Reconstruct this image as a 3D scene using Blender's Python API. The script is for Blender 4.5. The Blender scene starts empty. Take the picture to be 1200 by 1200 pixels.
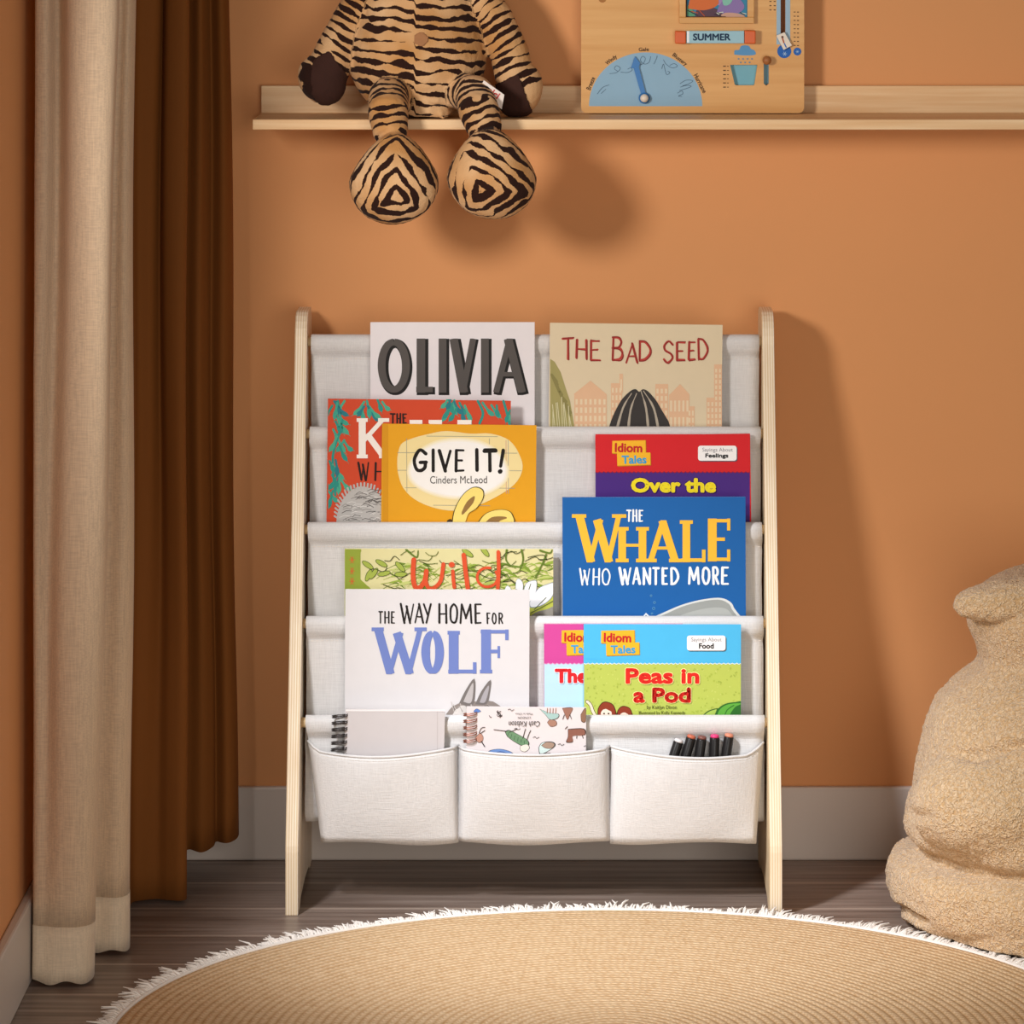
import bpy, bmesh, math, random
from mathutils import Vector, Matrix, noise
from mathutils.geometry import tessellate_polygon
R = random.Random(7)
PI = math.pi
SC = bpy.context.scene
COL = SC.collection

# ------------------------------------------------------------------ camera, light, exposure
CX, CY, F, CAMD, H = 650.0, -119.0, 4790.0, 5.5, 1.2918     # measured from the room's own perspective
cam = bpy.data.cameras.new('camera'); camo = bpy.data.objects.new('camera', cam); COL.objects.link(camo)
cam.sensor_width = 36; cam.lens = F / 1200 * 36
cam.shift_x = -(CX - 600) / 1200; cam.shift_y = -(600 - CY) / 1200
camo.location = (0, -CAMD, H); camo.rotation_euler = (PI / 2, 0, 0)
cam.clip_start = 0.1; cam.clip_end = 50
SC.camera = camo
w = bpy.data.worlds.new('world'); SC.world = w; w.use_nodes = True
w.node_tree.nodes['Background'].inputs[0].default_value = (1.0, 0.90, 0.78, 1)
w.node_tree.nodes['Background'].inputs[1].default_value = 0.15
def spot(name, loc, target, energy, color, angle, blend, radius):
    l = bpy.data.lights.new(name, 'SPOT'); o = bpy.data.objects.new(name, l); COL.objects.link(o)
    l.energy = energy; l.color = color; l.spot_size = math.radians(angle); l.spot_blend = blend; l.shadow_soft_size = radius
    o.location = loc
    o.rotation_euler = (Vector(target) - Vector(loc)).to_track_quat('-Z', 'Y').to_euler()
    return o
spot('key_lamp', (-0.80, -1.60, 1.24), (0.42, -0.10, 0.60), 68, (1.0, 0.96, 0.92), 80, 0.75, 0.13)
spot('accent_lamp', (-0.72, -1.45, 1.70), (0.14, -0.36, 0.04), 168, (0.90, 0.96, 1.05), 34, 1.0, 0.10)
al = bpy.data.lights.new('softbox', 'AREA'); ao = bpy.data.objects.new('softbox', al); COL.objects.link(ao)
al.energy = 44; al.color = (1.0, 0.95, 0.89); al.size = 1.6; ao.location = (0.75, -4.2, 0.8)
ao.rotation_euler = (Vector((0.1, 0, 0.5)) - ao.location).to_track_quat('-Z', 'Y').to_euler()
SC.view_settings.view_transform = 'Standard'; SC.view_settings.look = 'None'
SC.view_settings.gamma = 1; SC.view_settings.use_curve_mapping = False
SC.view_settings.exposure = 0.0

# ------------------------------------------------------------------ helpers
def W(px, py, y):
    Y = y + CAMD
    return Vector(((px - CX) * Y / F, y, H - (py - CY) * Y / F))
def XP(px, y): return (px - CX) * (y + CAMD) / F
def ZP(py, y): return H - (py - CY) * (y + CAMD) / F
def lin(c):
    return c / 12.92 if c <= 0.04045 else ((c + 0.055) / 1.055) ** 2.4
def rgb(h):
    if isinstance(h, str):
        h = h.lstrip('#'); h = tuple(int(h[i:i + 2], 16) for i in (0, 2, 4))
    return tuple(lin(v / 255) for v in h) + (1,)
MATS = {}
def nodes_of(m):
    nt = m.node_tree
    return nt, nt.nodes, nt.links, nt.nodes['Principled BSDF']
def mat(name, col, rough=0.6, var=0.0, scale=30, bump=0.0, bscale=200, sheen=0.0, spec=0.3, metal=0.0, stretch=None):
    if name in MATS: return MATS[name]
    m = bpy.data.materials.new(name); m.use_nodes = True
    nt, N, L, b = nodes_of(m)
    c = rgb(col) if not (isinstance(col, tuple) and len(col) == 4) else col
    b.inputs['Base Color'].default_value = c
    b.inputs['Roughness'].default_value = rough
    b.inputs['Specular IOR Level'].default_value = spec
    b.inputs['Metallic'].default_value = metal
    if sheen: b.inputs['Sheen Weight'].default_value = sheen; b.inputs['Sheen Tint'].default_value = tuple(min(1, v * 2.2) for v in c[:3]) + (1,)
    tc = N.new('ShaderNodeTexCoord'); mp = N.new('ShaderNodeMapping'); L.new(tc.outputs['Object'], mp.inputs[0])
    if stretch: mp.inputs['Scale'].default_value = stretch
    n = N.new('ShaderNodeTexNoise'); n.inputs['Scale'].default_value = scale; n.inputs['Detail'].default_value = 5
    L.new(mp.outputs[0], n.inputs['Vector'])
    mx = N.new('ShaderNodeMix'); mx.data_type = 'RGBA'
    mx.inputs[6].default_value = tuple(v * (1 - var) for v in c[:3]) + (1,)
    mx.inputs[7].default_value = tuple(min(1, v * (1 + var)) for v in c[:3]) + (1,)
    L.new(n.outputs[0], mx.inputs[0]); L.new(mx.outputs[2], b.inputs['Base Color'])
    if bump:
        n2 = N.new('ShaderNodeTexNoise'); n2.inputs['Scale'].default_value = bscale; n2.inputs['Detail'].default_value = 3
        L.new(mp.outputs[0], n2.inputs['Vector'])
        bp = N.new('ShaderNodeBump'); bp.inputs['Strength'].default_value = bump; bp.inputs['Distance'].default_value = 0.001
        L.new(n2.outputs[0], bp.inputs['Height']); L.new(bp.outputs[0], b.inputs['Normal'])
    MATS[name] = m
    return m
def ink(col):                       # printed colour on card
    return mat('print_' + col.lstrip('#'), col, 0.55, 0.03, 60, spec=0.15)
def math_node(nt, op, a, b=None, c=None):
    n = nt.nodes.new('ShaderNodeMath'); n.operation = op
    for i, v in enumerate((a, b, c)):
        if v is None: continue
        if isinstance(v, (int, float)): n.inputs[i].default_value = v
        else: nt.links.new(v, n.inputs[i])
    return n.outputs[0]
def mixc(nt, f, a, b):
    n = nt.nodes.new('ShaderNodeMix'); n.data_type = 'RGBA'
    for i, v in ((0, f), (6, a), (7, b)):
        if isinstance(v, (int, float, tuple)): n.inputs[i].default_value = v
        else: nt.links.new(v, n.inputs[i])
    return n.outputs[2]
def noise_node(nt, vec, scale, detail=3, out=0):
    n = nt.nodes.new('ShaderNodeTexNoise'); n.inputs['Scale'].default_value = scale; n.inputs['Detail'].default_value = detail
    if vec is not None: nt.links.new(vec, n.inputs['Vector'])
    return n.outputs[out]
def ramp(nt, fac, lo, hi):
    n = nt.nodes.new('ShaderNodeMapRange'); n.inputs[1].default_value = lo; n.inputs[2].default_value = hi
    nt.links.new(fac, n.inputs[0]); return n.outputs[0]
def bump_to(nt, h, strength, dist):
    n = nt.nodes.new('ShaderNodeBump'); n.inputs['Strength'].default_value = strength; n.inputs['Distance'].default_value = dist
    nt.links.new(h, n.inputs['Height']); nt.links.new(n.outputs[0], nt.nodes['Principled BSDF'].inputs['Normal'])

class MB:
    """collects shapes and links them as one mesh object"""
    def __init__(s): s.v = []; s.f = []; s.m = []; s.mats = []
    def mi(s, m):
        if m not in s.mats: s.mats.append(m)
        return s.mats.index(m)
    def add(s, vs, fs, m):
        k = len(s.v); s.v += [tuple(p) for p in vs]; i = s.mi(m)
        for f in fs: s.f.append([a + k for a in f]); s.m.append(i)
    def box(s, a, b, m, M=None):
        (x0, y0, z0), (x1, y1, z1) = a, b
        vs = [Vector(p) for p in ((x0,y0,z0),(x1,y0,z0),(x1,y1,z0),(x0,y1,z0),(x0,y0,z1),(x1,y0,z1),(x1,y1,z1),(x0,y1,z1))]
        if M: vs = [M @ p for p in vs]
        s.add(vs, [(0,3,2,1),(4,5,6,7),(0,1,5,4),(1,2,6,5),(2,3,7,6),(3,0,4,7)], m)
    def tube(s, pts, r, m, n=10, cap=True):
        pts = [Vector(p) for p in pts]; rs = r if isinstance(r, (list, tuple)) else [r] * len(pts)
        vs = []; fs = []; up = None
        for i, p in enumerate(pts):
            t = (pts[min(i + 1, len(pts) - 1)] - pts[max(i - 1, 0)]).normalized()
            if up is None: up = t.orthogonal().normalized()
            up = (up - t * up.dot(t)).normalized(); sd = t.cross(up)
            for k in range(n):
                a = 2 * PI * k / n; vs.append(p + (up * math.cos(a) + sd * math.sin(a)) * rs[i])
        for i in range(len(pts) - 1):
            for k in range(n):
                a = i * n + k; b = i * n + (k + 1) % n; fs.append((a, b, b + n, a + n))
        if cap:
            fs.append(tuple(range(n))[::-1]); fs.append(tuple(range((len(pts) - 1) * n, len(pts) * n)))
        s.add(vs, fs, m)
    def prism(s, poly, d0, d1, fn, m, mside=None):
        """poly 2-D outline, fn(a, b, d) -> point; extruded between d0 and d1"""
        n = len(poly)
        vs = [fn(a, b, d0) for a, b in poly] + [fn(a, b, d1) for a, b in poly]
        tr = tessellate_polygon([[Vector((a, b, 0)) for a, b in poly]])
        s.add(vs, [tuple(t) for t in tr] + [tuple(i + n for i in t)[::-1] for t in tr], m)
        s.add(vs, [(i, (i + 1) % n, (i + 1) % n + n, i + n) for i in range(n)], mside or m)
    def grid(s, rows, m, closed=False):
        nr = len(rows); nc = len(rows[0]); vs = [p for r_ in rows for p in r_]; fs = []
        for i in range(nr - 1):
            for j in range(nc if closed else nc - 1):
                k = (j + 1) % nc; fs.append((i * nc + j, i * nc + k, (i + 1) * nc + k, (i + 1) * nc + j))
        s.add(vs, fs, m)
    def ball(s, c, r, m, nu=20, nv=12, M=None, p=2.0):
        c = Vector(c); r = Vector(r) if not isinstance(r, (int, float)) else Vector((r, r, r)); rows = []
        def q(v): return math.copysign(abs(v) ** (2 / p), v)
        for i in range(nv + 1):
            t = -PI / 2 + PI * i / nv; row = []
            for k in range(nu):
                a = 2 * PI * k / nu
                d = Vector((math.cos(t) * math.cos(a) * r.x, math.cos(t) * math.sin(a) * r.y, q(math.sin(t)) * r.z))
                if p != 2.0:
                    ct = abs(math.cos(t)) ** (2 / p); d.x = ct * math.cos(a) * r.x; d.y = ct * math.sin(a) * r.y
                row.append(c + (M @ d if M else d))
            rows.append(row)
        s.grid(rows, m, True)
    def build(s, name, parent=None, smooth=False, fix=False):
        me = bpy.data.meshes.new(name); o = bpy.data.objects.new(name, me)
        base = Vector((0, 0, 0))
        if parent: base = WORLD.get(parent.name, Vector((0, 0, 0)))
        me.from_pydata([tuple(Vector(p) - base) for p in s.v], [], s.f)
        for m in s.mats: me.materials.append(m)
        me.polygons.foreach_set('material_index', s.m)
        if smooth: me.polygons.foreach_set('use_smooth', [True] * len(me.polygons))
        me.update()
        if fix:
            bm = bmesh.new(); bm.from_mesh(me); bmesh.ops.remove_doubles(bm, verts=bm.verts, dist=1e-6)
            bmesh.ops.recalc_face_normals(bm, faces=bm.faces); bm.to_mesh(me); bm.free()
        COL.objects.link(o)
        if parent: o.parent = parent; WORLD[o.name] = base
        return o
WORLD = {}                          # where each thing's base stands
def thing(name, label, cat, loc, group=None):
    o = bpy.data.objects.new(name, None); COL.objects.link(o); o.empty_display_size = 0.05
    o.location = loc; WORLD[o.name] = Vector(loc)
    o['label'] = label; o['category'] = cat
    if group: o['group'] = group
    return o
def struct(o): o['kind'] = 'structure'; return o
def bevel(o, wdt, seg=2, ang=40):
    b = o.modifiers.new('bevel', 'BEVEL'); b.width = wdt; b.segments = seg; b.limit_method = 'ANGLE'; b.angle_limit = math.radians(ang)
def solid(o, t, off=0):
    b = o.modifiers.new('solidify', 'SOLIDIFY'); b.thickness = t; b.offset = off
def spline(pts, n):
    """Catmull-Rom through tuples, n samples per span"""
    out = []; k = len(pts)
    for i in range(k - 1):
        p0, p1, p2, p3 = pts[max(i - 1, 0)], pts[i], pts[i + 1], pts[min(i + 2, k - 1)]
        for j in range(n):
            t = j / n; t2 = t * t; t3 = t2 * t
            out.append(tuple(.5 * (2 * b + (c - a) * t + (2 * a - 5 * b + 4 * c - d) * t2 + (3 * b - a - 3 * c + d) * t3) for a, b, c, d in zip(p0, p1, p2, p3)))
    out.append(tuple(pts[-1])); return out

# ------------------------------------------------------------------ flat printed artwork on a plane
class Plane:
    def __init__(s, O, U, V):
        s.O = Vector(O); s.U = Vector(U).normalized(); s.V = Vector(V).normalized(); s.N = s.U.cross(s.V)
    def uv(s, px, py):
        c = Vector((0, -CAMD, H)); d = Vector(((px - CX) / F, 1, -(py - CY) / F))
        t = (s.O - c).dot(s.N) / d.dot(s.N); p = c + d * t - s.O
        return p.dot(s.U), p.dot(s.V)
    def at(s, u, v, n=0): return s.O + s.U * u + s.V * v + s.N * n
    def pt(s, px, py, n=0):
        u, v = s.uv(px, py); return s.at(u, v, n)
TXT = {}
def text_tris(body, bold, shear=0):
    key = (body, bold, shear)
    if key not in TXT:
        c = bpy.data.curves.new('lettering', 'FONT'); c.body = body; c.offset = bold; c.resolution_u = 3; c.shear = shear
        o = bpy.data.objects.new('lettering', c)
        me = bpy.data.meshes.new_from_object(o)
        me.calc_loop_triangles()
        vs = [(v.co.x, v.co.y) for v in me.vertices]
        TXT[key] = [[vs[i] for i in t.vertices] for t in me.loop_triangles]
        bpy.data.objects.remove(o); bpy.data.curves.remove(c); bpy.data.meshes.remove(me)
    return TXT[key]
class Art:
    def __init__(s, mb, plane, clip=None): s.mb = mb; s.pl = plane; s.clip = clip; s.step = 0.00016; s.k = 0
    def tri(s, pts, col, layer):
        if s.clip:
            x0, y0, x1, y1 = s.clip
            for ax, lim, sg in ((0, x0, 1), (0, x1, -1), (1, y0, 1), (1, y1, -1)):
                out = []
                for i in range(len(pts)):
                    a = pts[i]; b = pts[(i + 1) % len(pts)]
                    ia = (a[ax] - lim) * sg >= 0; ib = (b[ax] - lim) * sg >= 0
                    if ia: out.append(a)
                    if ia != ib:
                        t = (lim - a[ax]) / (b[ax] - a[ax]); out.append((a[0] + (b[0] - a[0]) * t, a[1] + (b[1] - a[1]) * t))
                pts = out
                if len(pts) < 3: return
        ar = sum(pts[i][0] * pts[(i + 1) % len(pts)][1] - pts[(i + 1) % len(pts)][0] * pts[i][1] for i in range(len(pts)))
        if abs(ar) < 1e-4: return
        if ar > 0: pts = pts[::-1]
        s.k = (s.k + 1) % 29; n = s.step * layer + s.k * 5e-6
        s.mb.add([s.pl.pt(x, y, n) for x, y in pts], [tuple(range(len(pts)))], ink(col) if isinstance(col, str) else col)
    def poly(s, pts, col, layer=1):
        for t in tessellate_polygon([[Vector((x, y, 0)) for x, y in pts]]): s.tri([tuple(pts[i]) for i in t], col, layer)
    def rect(s, x0, y0, x1, y1, col, layer=1): s.tri([(x0, y0), (x1, y0), (x1, y1), (x0, y1)], col, layer)
    def rrect(s, x0, y0, x1, y1, r, col, layer=1):
        p = []
        for cx, cy, a0 in ((x1 - r, y1 - r, 0), (x0 + r, y1 - r, 90), (x0 + r, y0 + r, 180), (x1 - r, y0 + r, 270)):
            for k in range(5):
                a = math.radians(a0 + 22.5 * k); p.append((cx + r * math.cos(a), cy + r * math.sin(a)))
        s.tri(p, col, layer)
    def ell(s, cx, cy, rx, ry, col, layer=1, n=24, rot=0, a0=0, a1=360):
        c, q = math.cos(rot), math.sin(rot); p = []
        for k in range(n + (a1 - a0 < 360)):
            a = math.radians(a0 + (a1 - a0) * k / n); x, y = rx * math.cos(a), ry * math.sin(a); p.append((cx + x * c - y * q, cy + x * q + y * c))
        s.tri(p, col, layer)
    def blob(s, pts, col, layer=1, n=4):
        q = spline(list(pts) + [pts[0]], n)[:-1]; s.poly(q, col, layer)
    def stroke(s, pts, w, col, layer=1, caps='round', smooth=0):
        if smooth: pts = spline(pts, smooth)
        n = len(pts); ws = w if isinstance(w, (list, tuple)) else [w] * n
        if len(ws) != n: ws = [ws[0] + (ws[-1] - ws[0]) * i / (n - 1) if len(ws) == 2 else ws[min(len(ws) - 1, int(i * len(ws) / n))] for i in range(n)]
        L = []; Q = []
        for i in range(n):
            a = pts[max(i - 1, 0)]; b = pts[min(i + 1, n - 1)]; dx, dy = b[0] - a[0], b[1] - a[1]; l = math.hypot(dx, dy) or 1
            nx, ny = -dy / l * ws[i] / 2, dx / l * ws[i] / 2
            L.append((pts[i][0] + nx, pts[i][1] + ny)); Q.append((pts[i][0] - nx, pts[i][1] - ny))
        for i in range(n - 1): s.tri([L[i], L[i + 1], Q[i + 1], Q[i]], col, layer)
        if caps == 'round':
            for i in (0, n - 1): s.ell(pts[i][0], pts[i][1], ws[i] / 2, ws[i] / 2, col, layer, 8)
    def text(s, body, box, col, layer=2, bold=0.0, rot=0, shear=0):
        """bold thickens the strokes by so many pixels all round"""
        if bold:
            x0, y0, x1, y1 = box; n = 10 if bold > .5 else 6
            for k in range(n):
                dx, dy = bold * math.cos(2 * PI * k / n), bold * math.sin(2 * PI * k / n)
                s._text(body, (x0 + bold + dx, y0 + bold + dy, x1 - bold + dx, y1 - bold + dy), col, layer, 0, rot, shear)
        s._text(body, (box[0] + bold, box[1] + bold, box[2] - bold, box[3] - bold), col, layer, 0, rot, shear)
    def _text(s, body, box, col, layer, bold, rot, shear):
        """box in pixels; rot in degrees about the box centre"""
        T = text_tris(body, bold, shear)
        xs = [p[0] for t in T for p in t]; ys = [p[1] for t in T for p in t]
        x0, x1, y0, y1 = min(xs), max(xs), min(ys), max(ys)
        bx0, by0, bx1, by1 = box; cx, cy = (bx0 + bx1) / 2, (by0 + by1) / 2
        sx = (bx1 - bx0) / (x1 - x0); sy = (by1 - by0) / (y1 - y0)
        c, q = math.cos(math.radians(rot)), math.sin(math.radians(rot))
        for t in T:
            p = []
            for x, y in t:
                a = (x - (x0 + x1) / 2) * sx; b = -(y - (y0 + y1) / 2) * sy
                p.append((cx + a * c - b * q, cy + a * q + b * c))
            s.tri(p, col, layer)
    def letter(s, ch, box, sw, col, layer=2, serif=0.0, caps='flat', hw=None, jit=0.0, rr=R):
        x0, y0, x1, y1 = box; hw = hw or sw; keep = s.clip
        if caps == 'flat' and keep: s.clip = (keep[0], max(keep[1], y0), keep[2], min(keep[3], y1))
        X0, X1, Y0, Y1 = x0 + sw * .5, x1 - sw * .5, y1 - hw * .5, y0 + hw * .5
        if X1 < X0: X0 = X1 = (x0 + x1) / 2
        for st in GLY[ch]:
            wt, pts, ser = st[0], st[1], (st[2] if len(st) > 2 else ())
            q = [(X0 + (X1 - X0) * a + rr.uniform(-jit, jit), Y0 + (Y1 - Y0) * b + rr.uniform(-jit, jit)) for a, b in pts]
            if len(q) > 2: q = spline(q, 4)
            ws = []
            for i in range(len(q)):
                a = q[max(i - 1, 0)]; b = q[min(i + 1, len(q) - 1)]; dx, dy = abs(b[0] - a[0]), abs(b[1] - a[1]); h = dx / (dx + dy + 1e-9)
                ws.append(wt * (sw + (hw - sw) * h) * (1 + rr.uniform(-jit, jit) * .1))
            if caps == 'flat' and len(pts) == 2:   # run the flat ends out to the box edge
                (ax, ay), (bx, by) = q; dx, dy = bx - ax, by - ay; l = math.hypot(dx, dy) or 1; e = hw * .5
                q = [(ax - dx / l * e, ay - dy / l * e), (bx + dx / l * e, by + dy / l * e)]
            s.stroke(q, ws, col, layer, caps)
            for k in ser:
                cx, cy = (q[0] if k == 0 else q[-1]); up = pts[0 if k == 0 else -1][1] > .5
                yv = pts[0 if k == 0 else -1][1]; yy = y0 + hw * .42 if yv > .95 else (y1 - hw * .42 if yv < .05 else cy)
                s.rect(cx - serif, yy - hw * .42, cx + serif, yy + hw * .42, col, layer)
        s.clip = keep
    def word(s, word, boxes, sw, col, layer=2, **k):
        for ch, b in zip(word, boxes): s.letter(ch, b, sw, col, layer, **k)
def row(xs, y0, y1): return [(a, y0, b, y1) for a, b in xs]
def spread_boxes(word, x0, y0, x1, y1, gap):
    ws = [{'I': .35, '!': .35, 'W': 1.35, 'M': 1.3}.get(c, 1) for c in word]; u = (x1 - x0 - gap * (len(word) - 1)) / sum(ws); out = []; x = x0
    for q in ws: out.append((x, y0, x + u * q, y1)); x += u * q + gap
    return out
def _o(n=14): return [(.5 + .5 * math.sin(2 * PI * k / n), .5 + .5 * math.cos(2 * PI * k / n)) for k in range(n + 1)]
GLY = {
 'A': [(.8, [(0, 0), (.5, 1)], (0,)), (1.1, [(.5, 1), (1, 0)], (1,)), (.7, [(.2, .32), (.8, .32)])],
 'B': [(1, [(0, 0), (0, 1)]), (1, [(0, 1), (.6, .98), (.85, .78), (.6, .56), (0, .53)]), (1, [(0, .53), (.7, .5), (1, .27), (.7, .03), (0, 0)])],
 'D': [(1, [(0, 0), (0, 1)]), (1, [(0, 1), (.5, .96), (.95, .65), (.95, .35), (.5, .04), (0, 0)])],
 'E': [(1.1, [(0, 0), (0, 1)]), (.8, [(0, 1), (1, 1)]), (.8, [(0, .52), (.75, .52)]), (.8, [(0, 0), (1, 0)])],
 'F': [(1.1, [(.15, 0), (.15, 1)], (0,)), (.8, [(0, 1), (1, 1)]), (.8, [(.15, .5), (.7, .5)])],
 'G': [(1, [(.95, .85), (.6, 1), (.25, .88), (.02, .5), (.2, .1), (.55, 0), (.9, .15), (.92, .42)]), (1, [(.55, .42), (1, .42)])],
 'H': [(1.1, [(0, 0), (0, 1)], (0, 1)), (1.1, [(1, 0), (1, 1)], (0, 1)), (.7, [(0, .48), (1, .48)])],
 'I': [(1, [(.5, 0), (.5, 1)], (0, 1))],
 'K': [(1.1, [(.1, 0), (.1, 1)], (0, 1)), (.8, [(.95, 1), (.15, .42)], (0,)), (1.1, [(.35, .58), (1, 0)], (1,))],
 'L': [(1.1, [(.15, 0), (.15, 1)], (1,)), (.85, [(0, 0), (1, 0)])],
 'M': [(1, [(0, 0), (.1, 1)]), (1, [(.1, 1), (.5, .25)]), (1, [(.5, .25), (.9, 1)]), (1, [(.9, 1), (1, 0)])],
 'N': [(1, [(0, 0), (0, 1)]), (1, [(0, 1), (1, 0)]), (1, [(1, 0), (1, 1)])],
 'O': [(1, _o())],
 'R': [(1, [(0, 0), (0, 1)]), (1, [(0, 1), (.7, .97), (.95, .75), (.7, .52), (0, .48)]), (1, [(.4, .48), (1, 0)])],
 'S': [(1, [(.95, .85), (.55, 1), (.1, .82), (.2, .58), (.8, .42), (.95, .18), (.5, 0), (.02, .15)])],
 'T': [(1, [(.5, 0), (.5, 1)], (0,)), (1, [(0, 1), (1, 1)])],
 'V': [(1.1, [(0, 1), (.5, 0)], (0,)), (.8, [(.5, 0), (1, 1)], (1,))],
 'W': [(1.15, [(0, 1), (.28, 0)], (0,)), (.7, [(.28, 0), (.53, .88)]), (1.15, [(.46, .88), (.74, 0)]), (.7, [(.74, 0), (1, 1)], (1,))],
 'Y': [(1, [(0, 1), (.5, .42)]), (1, [(1, 1), (.35, 0)])],
 '!': [(1.2, [(.3, .25), (.7, 1)]), (1.7, [(.2, .0), (.24, .04)])],
}

# ------------------------------------------------------------------ surfaces of the room
def wall_mat():
    m = mat('painted_wall', (0.71, 0.325, 0.130, 1), 0.75, 0.04, 3, 0.08, 350, spec=0.2); return m
def wood_mat(name, c1, c2, axis, sc=1.0, rough=0.5):
    """pale wood with grain drawn out along one axis"""
    if name in MATS: return MATS[name]
    m = bpy.data.materials.new(name); m.use_nodes = True; nt, N, L, b = nodes_of(m)
    tc = N.new('ShaderNodeTexCoord'); mp = N.new('ShaderNodeMapping'); L.new(tc.outputs['Object'], mp.inputs[0])
    s = [60 * sc] * 3; s['XYZ'.index(axis)] = 2.2 * sc; mp.inputs['Scale'].default_value = s
    n = noise_node(nt, mp.outputs[0], 1.6, 6); r = ramp(nt, n, 0.35, 0.68)
    n2 = noise_node(nt, mp.outputs[0], 7, 3); r2 = ramp(nt, n2, 0.4, 0.75)
    c = mixc(nt, r, rgb(c1), rgb(c2)); c = mixc(nt, math_node(nt, 'MULTIPLY', r2, 0.25), c, rgb(c2))
    L.new(c, b.inputs['Base Color']); b.inputs['Roughness'].default_value = rough; b.inputs['Specular IOR Level'].default_value = 0.3
    bump_to(nt, n2, 0.15, 0.0006); MATS[name] = m; return m
def floor_mat():
    m = bpy.data.materials.new('dark_oak_planks'); m.use_nodes = True; nt, N, L, b = nodes_of(m)
    tc = N.new('ShaderNodeTexCoord'); sp = N.new('ShaderNodeSeparateXYZ'); L.new(tc.outputs['Object'], sp.inputs[0])
    x, y = sp.outputs[0], sp.outputs[1]
    q = math_node(nt, 'DIVIDE', math_node(nt, 'ADD', y, 10 * .1365 - .0), .1365)
    idx = math_node(nt, 'FLOOR', q); fr = math_node(nt, 'FRACT', q)
    seam = math_node(nt, 'LESS_THAN', math_node(nt, 'MINIMUM', fr, math_node(nt, 'SUBTRACT', 1.0, fr)), 0.028)
    wn = N.new('ShaderNodeTexWhiteNoise'); wn.noise_dimensions = '1D'; L.new(idx, wn.inputs['W'])
    xo = math_node(nt, 'ADD', x, math_node(nt, 'MULTIPLY', wn.outputs[0], 7.0))
    cb = N.new('ShaderNodeCombineXYZ'); L.new(math_node(nt, 'MULTIPLY', xo, 3.0), cb.inputs[0]); L.new(math_node(nt, 'MULTIPLY', y, 55.0), cb.inputs[1]); L.new(idx, cb.inputs[2])
    g = noise_node(nt, cb.outputs[0], 1.5, 7); gr = ramp(nt, g, 0.3, 0.7)
    c = mixc(nt, gr, rgb('#69574c'), rgb('#a39185'))
    c = mixc(nt, math_node(nt, 'MULTIPLY', wn.outputs[0], 0.35), c, rgb('#6a584e'))
    c = mixc(nt, math_node(nt, 'MULTIPLY', seam, 0.6), c, rgb('#c0ac9c'))
    L.new(c, b.inputs['Base Color']); b.inputs['Roughness'].default_value = 0.36; b.inputs['Specular IOR Level'].default_value = 0.4
    bump_to(nt, math_node(nt, 'SUBTRACT', g, math_node(nt, 'MULTIPLY', seam, 0.5)), 0.25, 0.0008); return m
def cloth_mat(name, col, weave=900, var=0.06, rough=0.9, sheen=0.15, trans=0.0, bump=0.5, axes=(0, 2)):
    """woven cloth: thread-like noise drawn out along both weave directions"""
    if name in MATS: return MATS[name]
    m = bpy.data.materials.new(name); m.use_nodes = True; nt, N, L, b = nodes_of(m)
    tc = N.new('ShaderNodeTexCoord'); hs = []
    for ax in axes:
        mp = N.new('ShaderNodeMapping'); L.new(tc.outputs['Object'], mp.inputs[0])
        s = [weave] * 3; s[ax] = weave * 0.06; mp.inputs['Scale'].default_value = s
        hs.append(noise_node(nt, mp.outputs[0], 1.0, 2))
    h = math_node(nt, 'ADD', hs[0], hs[1])
    c = rgb(col); r = ramp(nt, h, 0.75, 1.25)
    cc = mixc(nt, r, tuple(v * (1 - var * 2) for v in c[:3]) + (1,), tuple(min(.93, v * (1 + var)) for v in c[:3]) + (1,))
    L.new(cc, b.inputs['Base Color']); b.inputs['Roughness'].default_value = rough; b.inputs['Specular IOR Level'].default_value = 0.15
    b.inputs['Sheen Weight'].default_value = sheen
    bump_to(nt, h, bump, 0.0008)
    if trans:
        t = N.new('ShaderNodeBsdfTranslucent'); L.new(cc, t.inputs[0]); mx = N.new('ShaderNodeMixShader'); mx.inputs[0].default_value = trans
        L.new(b.outputs[0], mx.inputs[1]); L.new(t.outputs[0], mx.inputs[2]); L.new(mx.outputs[0], N['Material Output'].inputs[0])
    MATS[name] = m; return m

# ------------------------------------------------------------------ the room
XL = -0.636
b = MB(); b.box((XL - .1, 0, -.05), (2.2, .1, 2.5), wall_mat()); struct(b.build('wall_back'))
b = MB(); b.box((XL - .1, -1.0, -.05), (XL, 0, 2.5), wall_mat()); struct(b.build('wall_left'))
b = MB(); b.box((-3.0, -4.5, -.05), (2.2, 0, 0), floor_mat()); struct(b.build('floor'))
bb = mat('white_skirting', '#d0c4ba', 0.45, 0.02, 8)
b = MB(); b.box((XL + .0125, -.0125, 0), (2.2, 0, .0985), bb); o = struct(b.build('baseboard_back')); bevel(o, .003)
b = MB(); b.box((XL, -1.0, 0), (XL + .0125, 0, .0985), bb); o = struct(b.build('baseboard_left')); bevel(o, .003)

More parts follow.
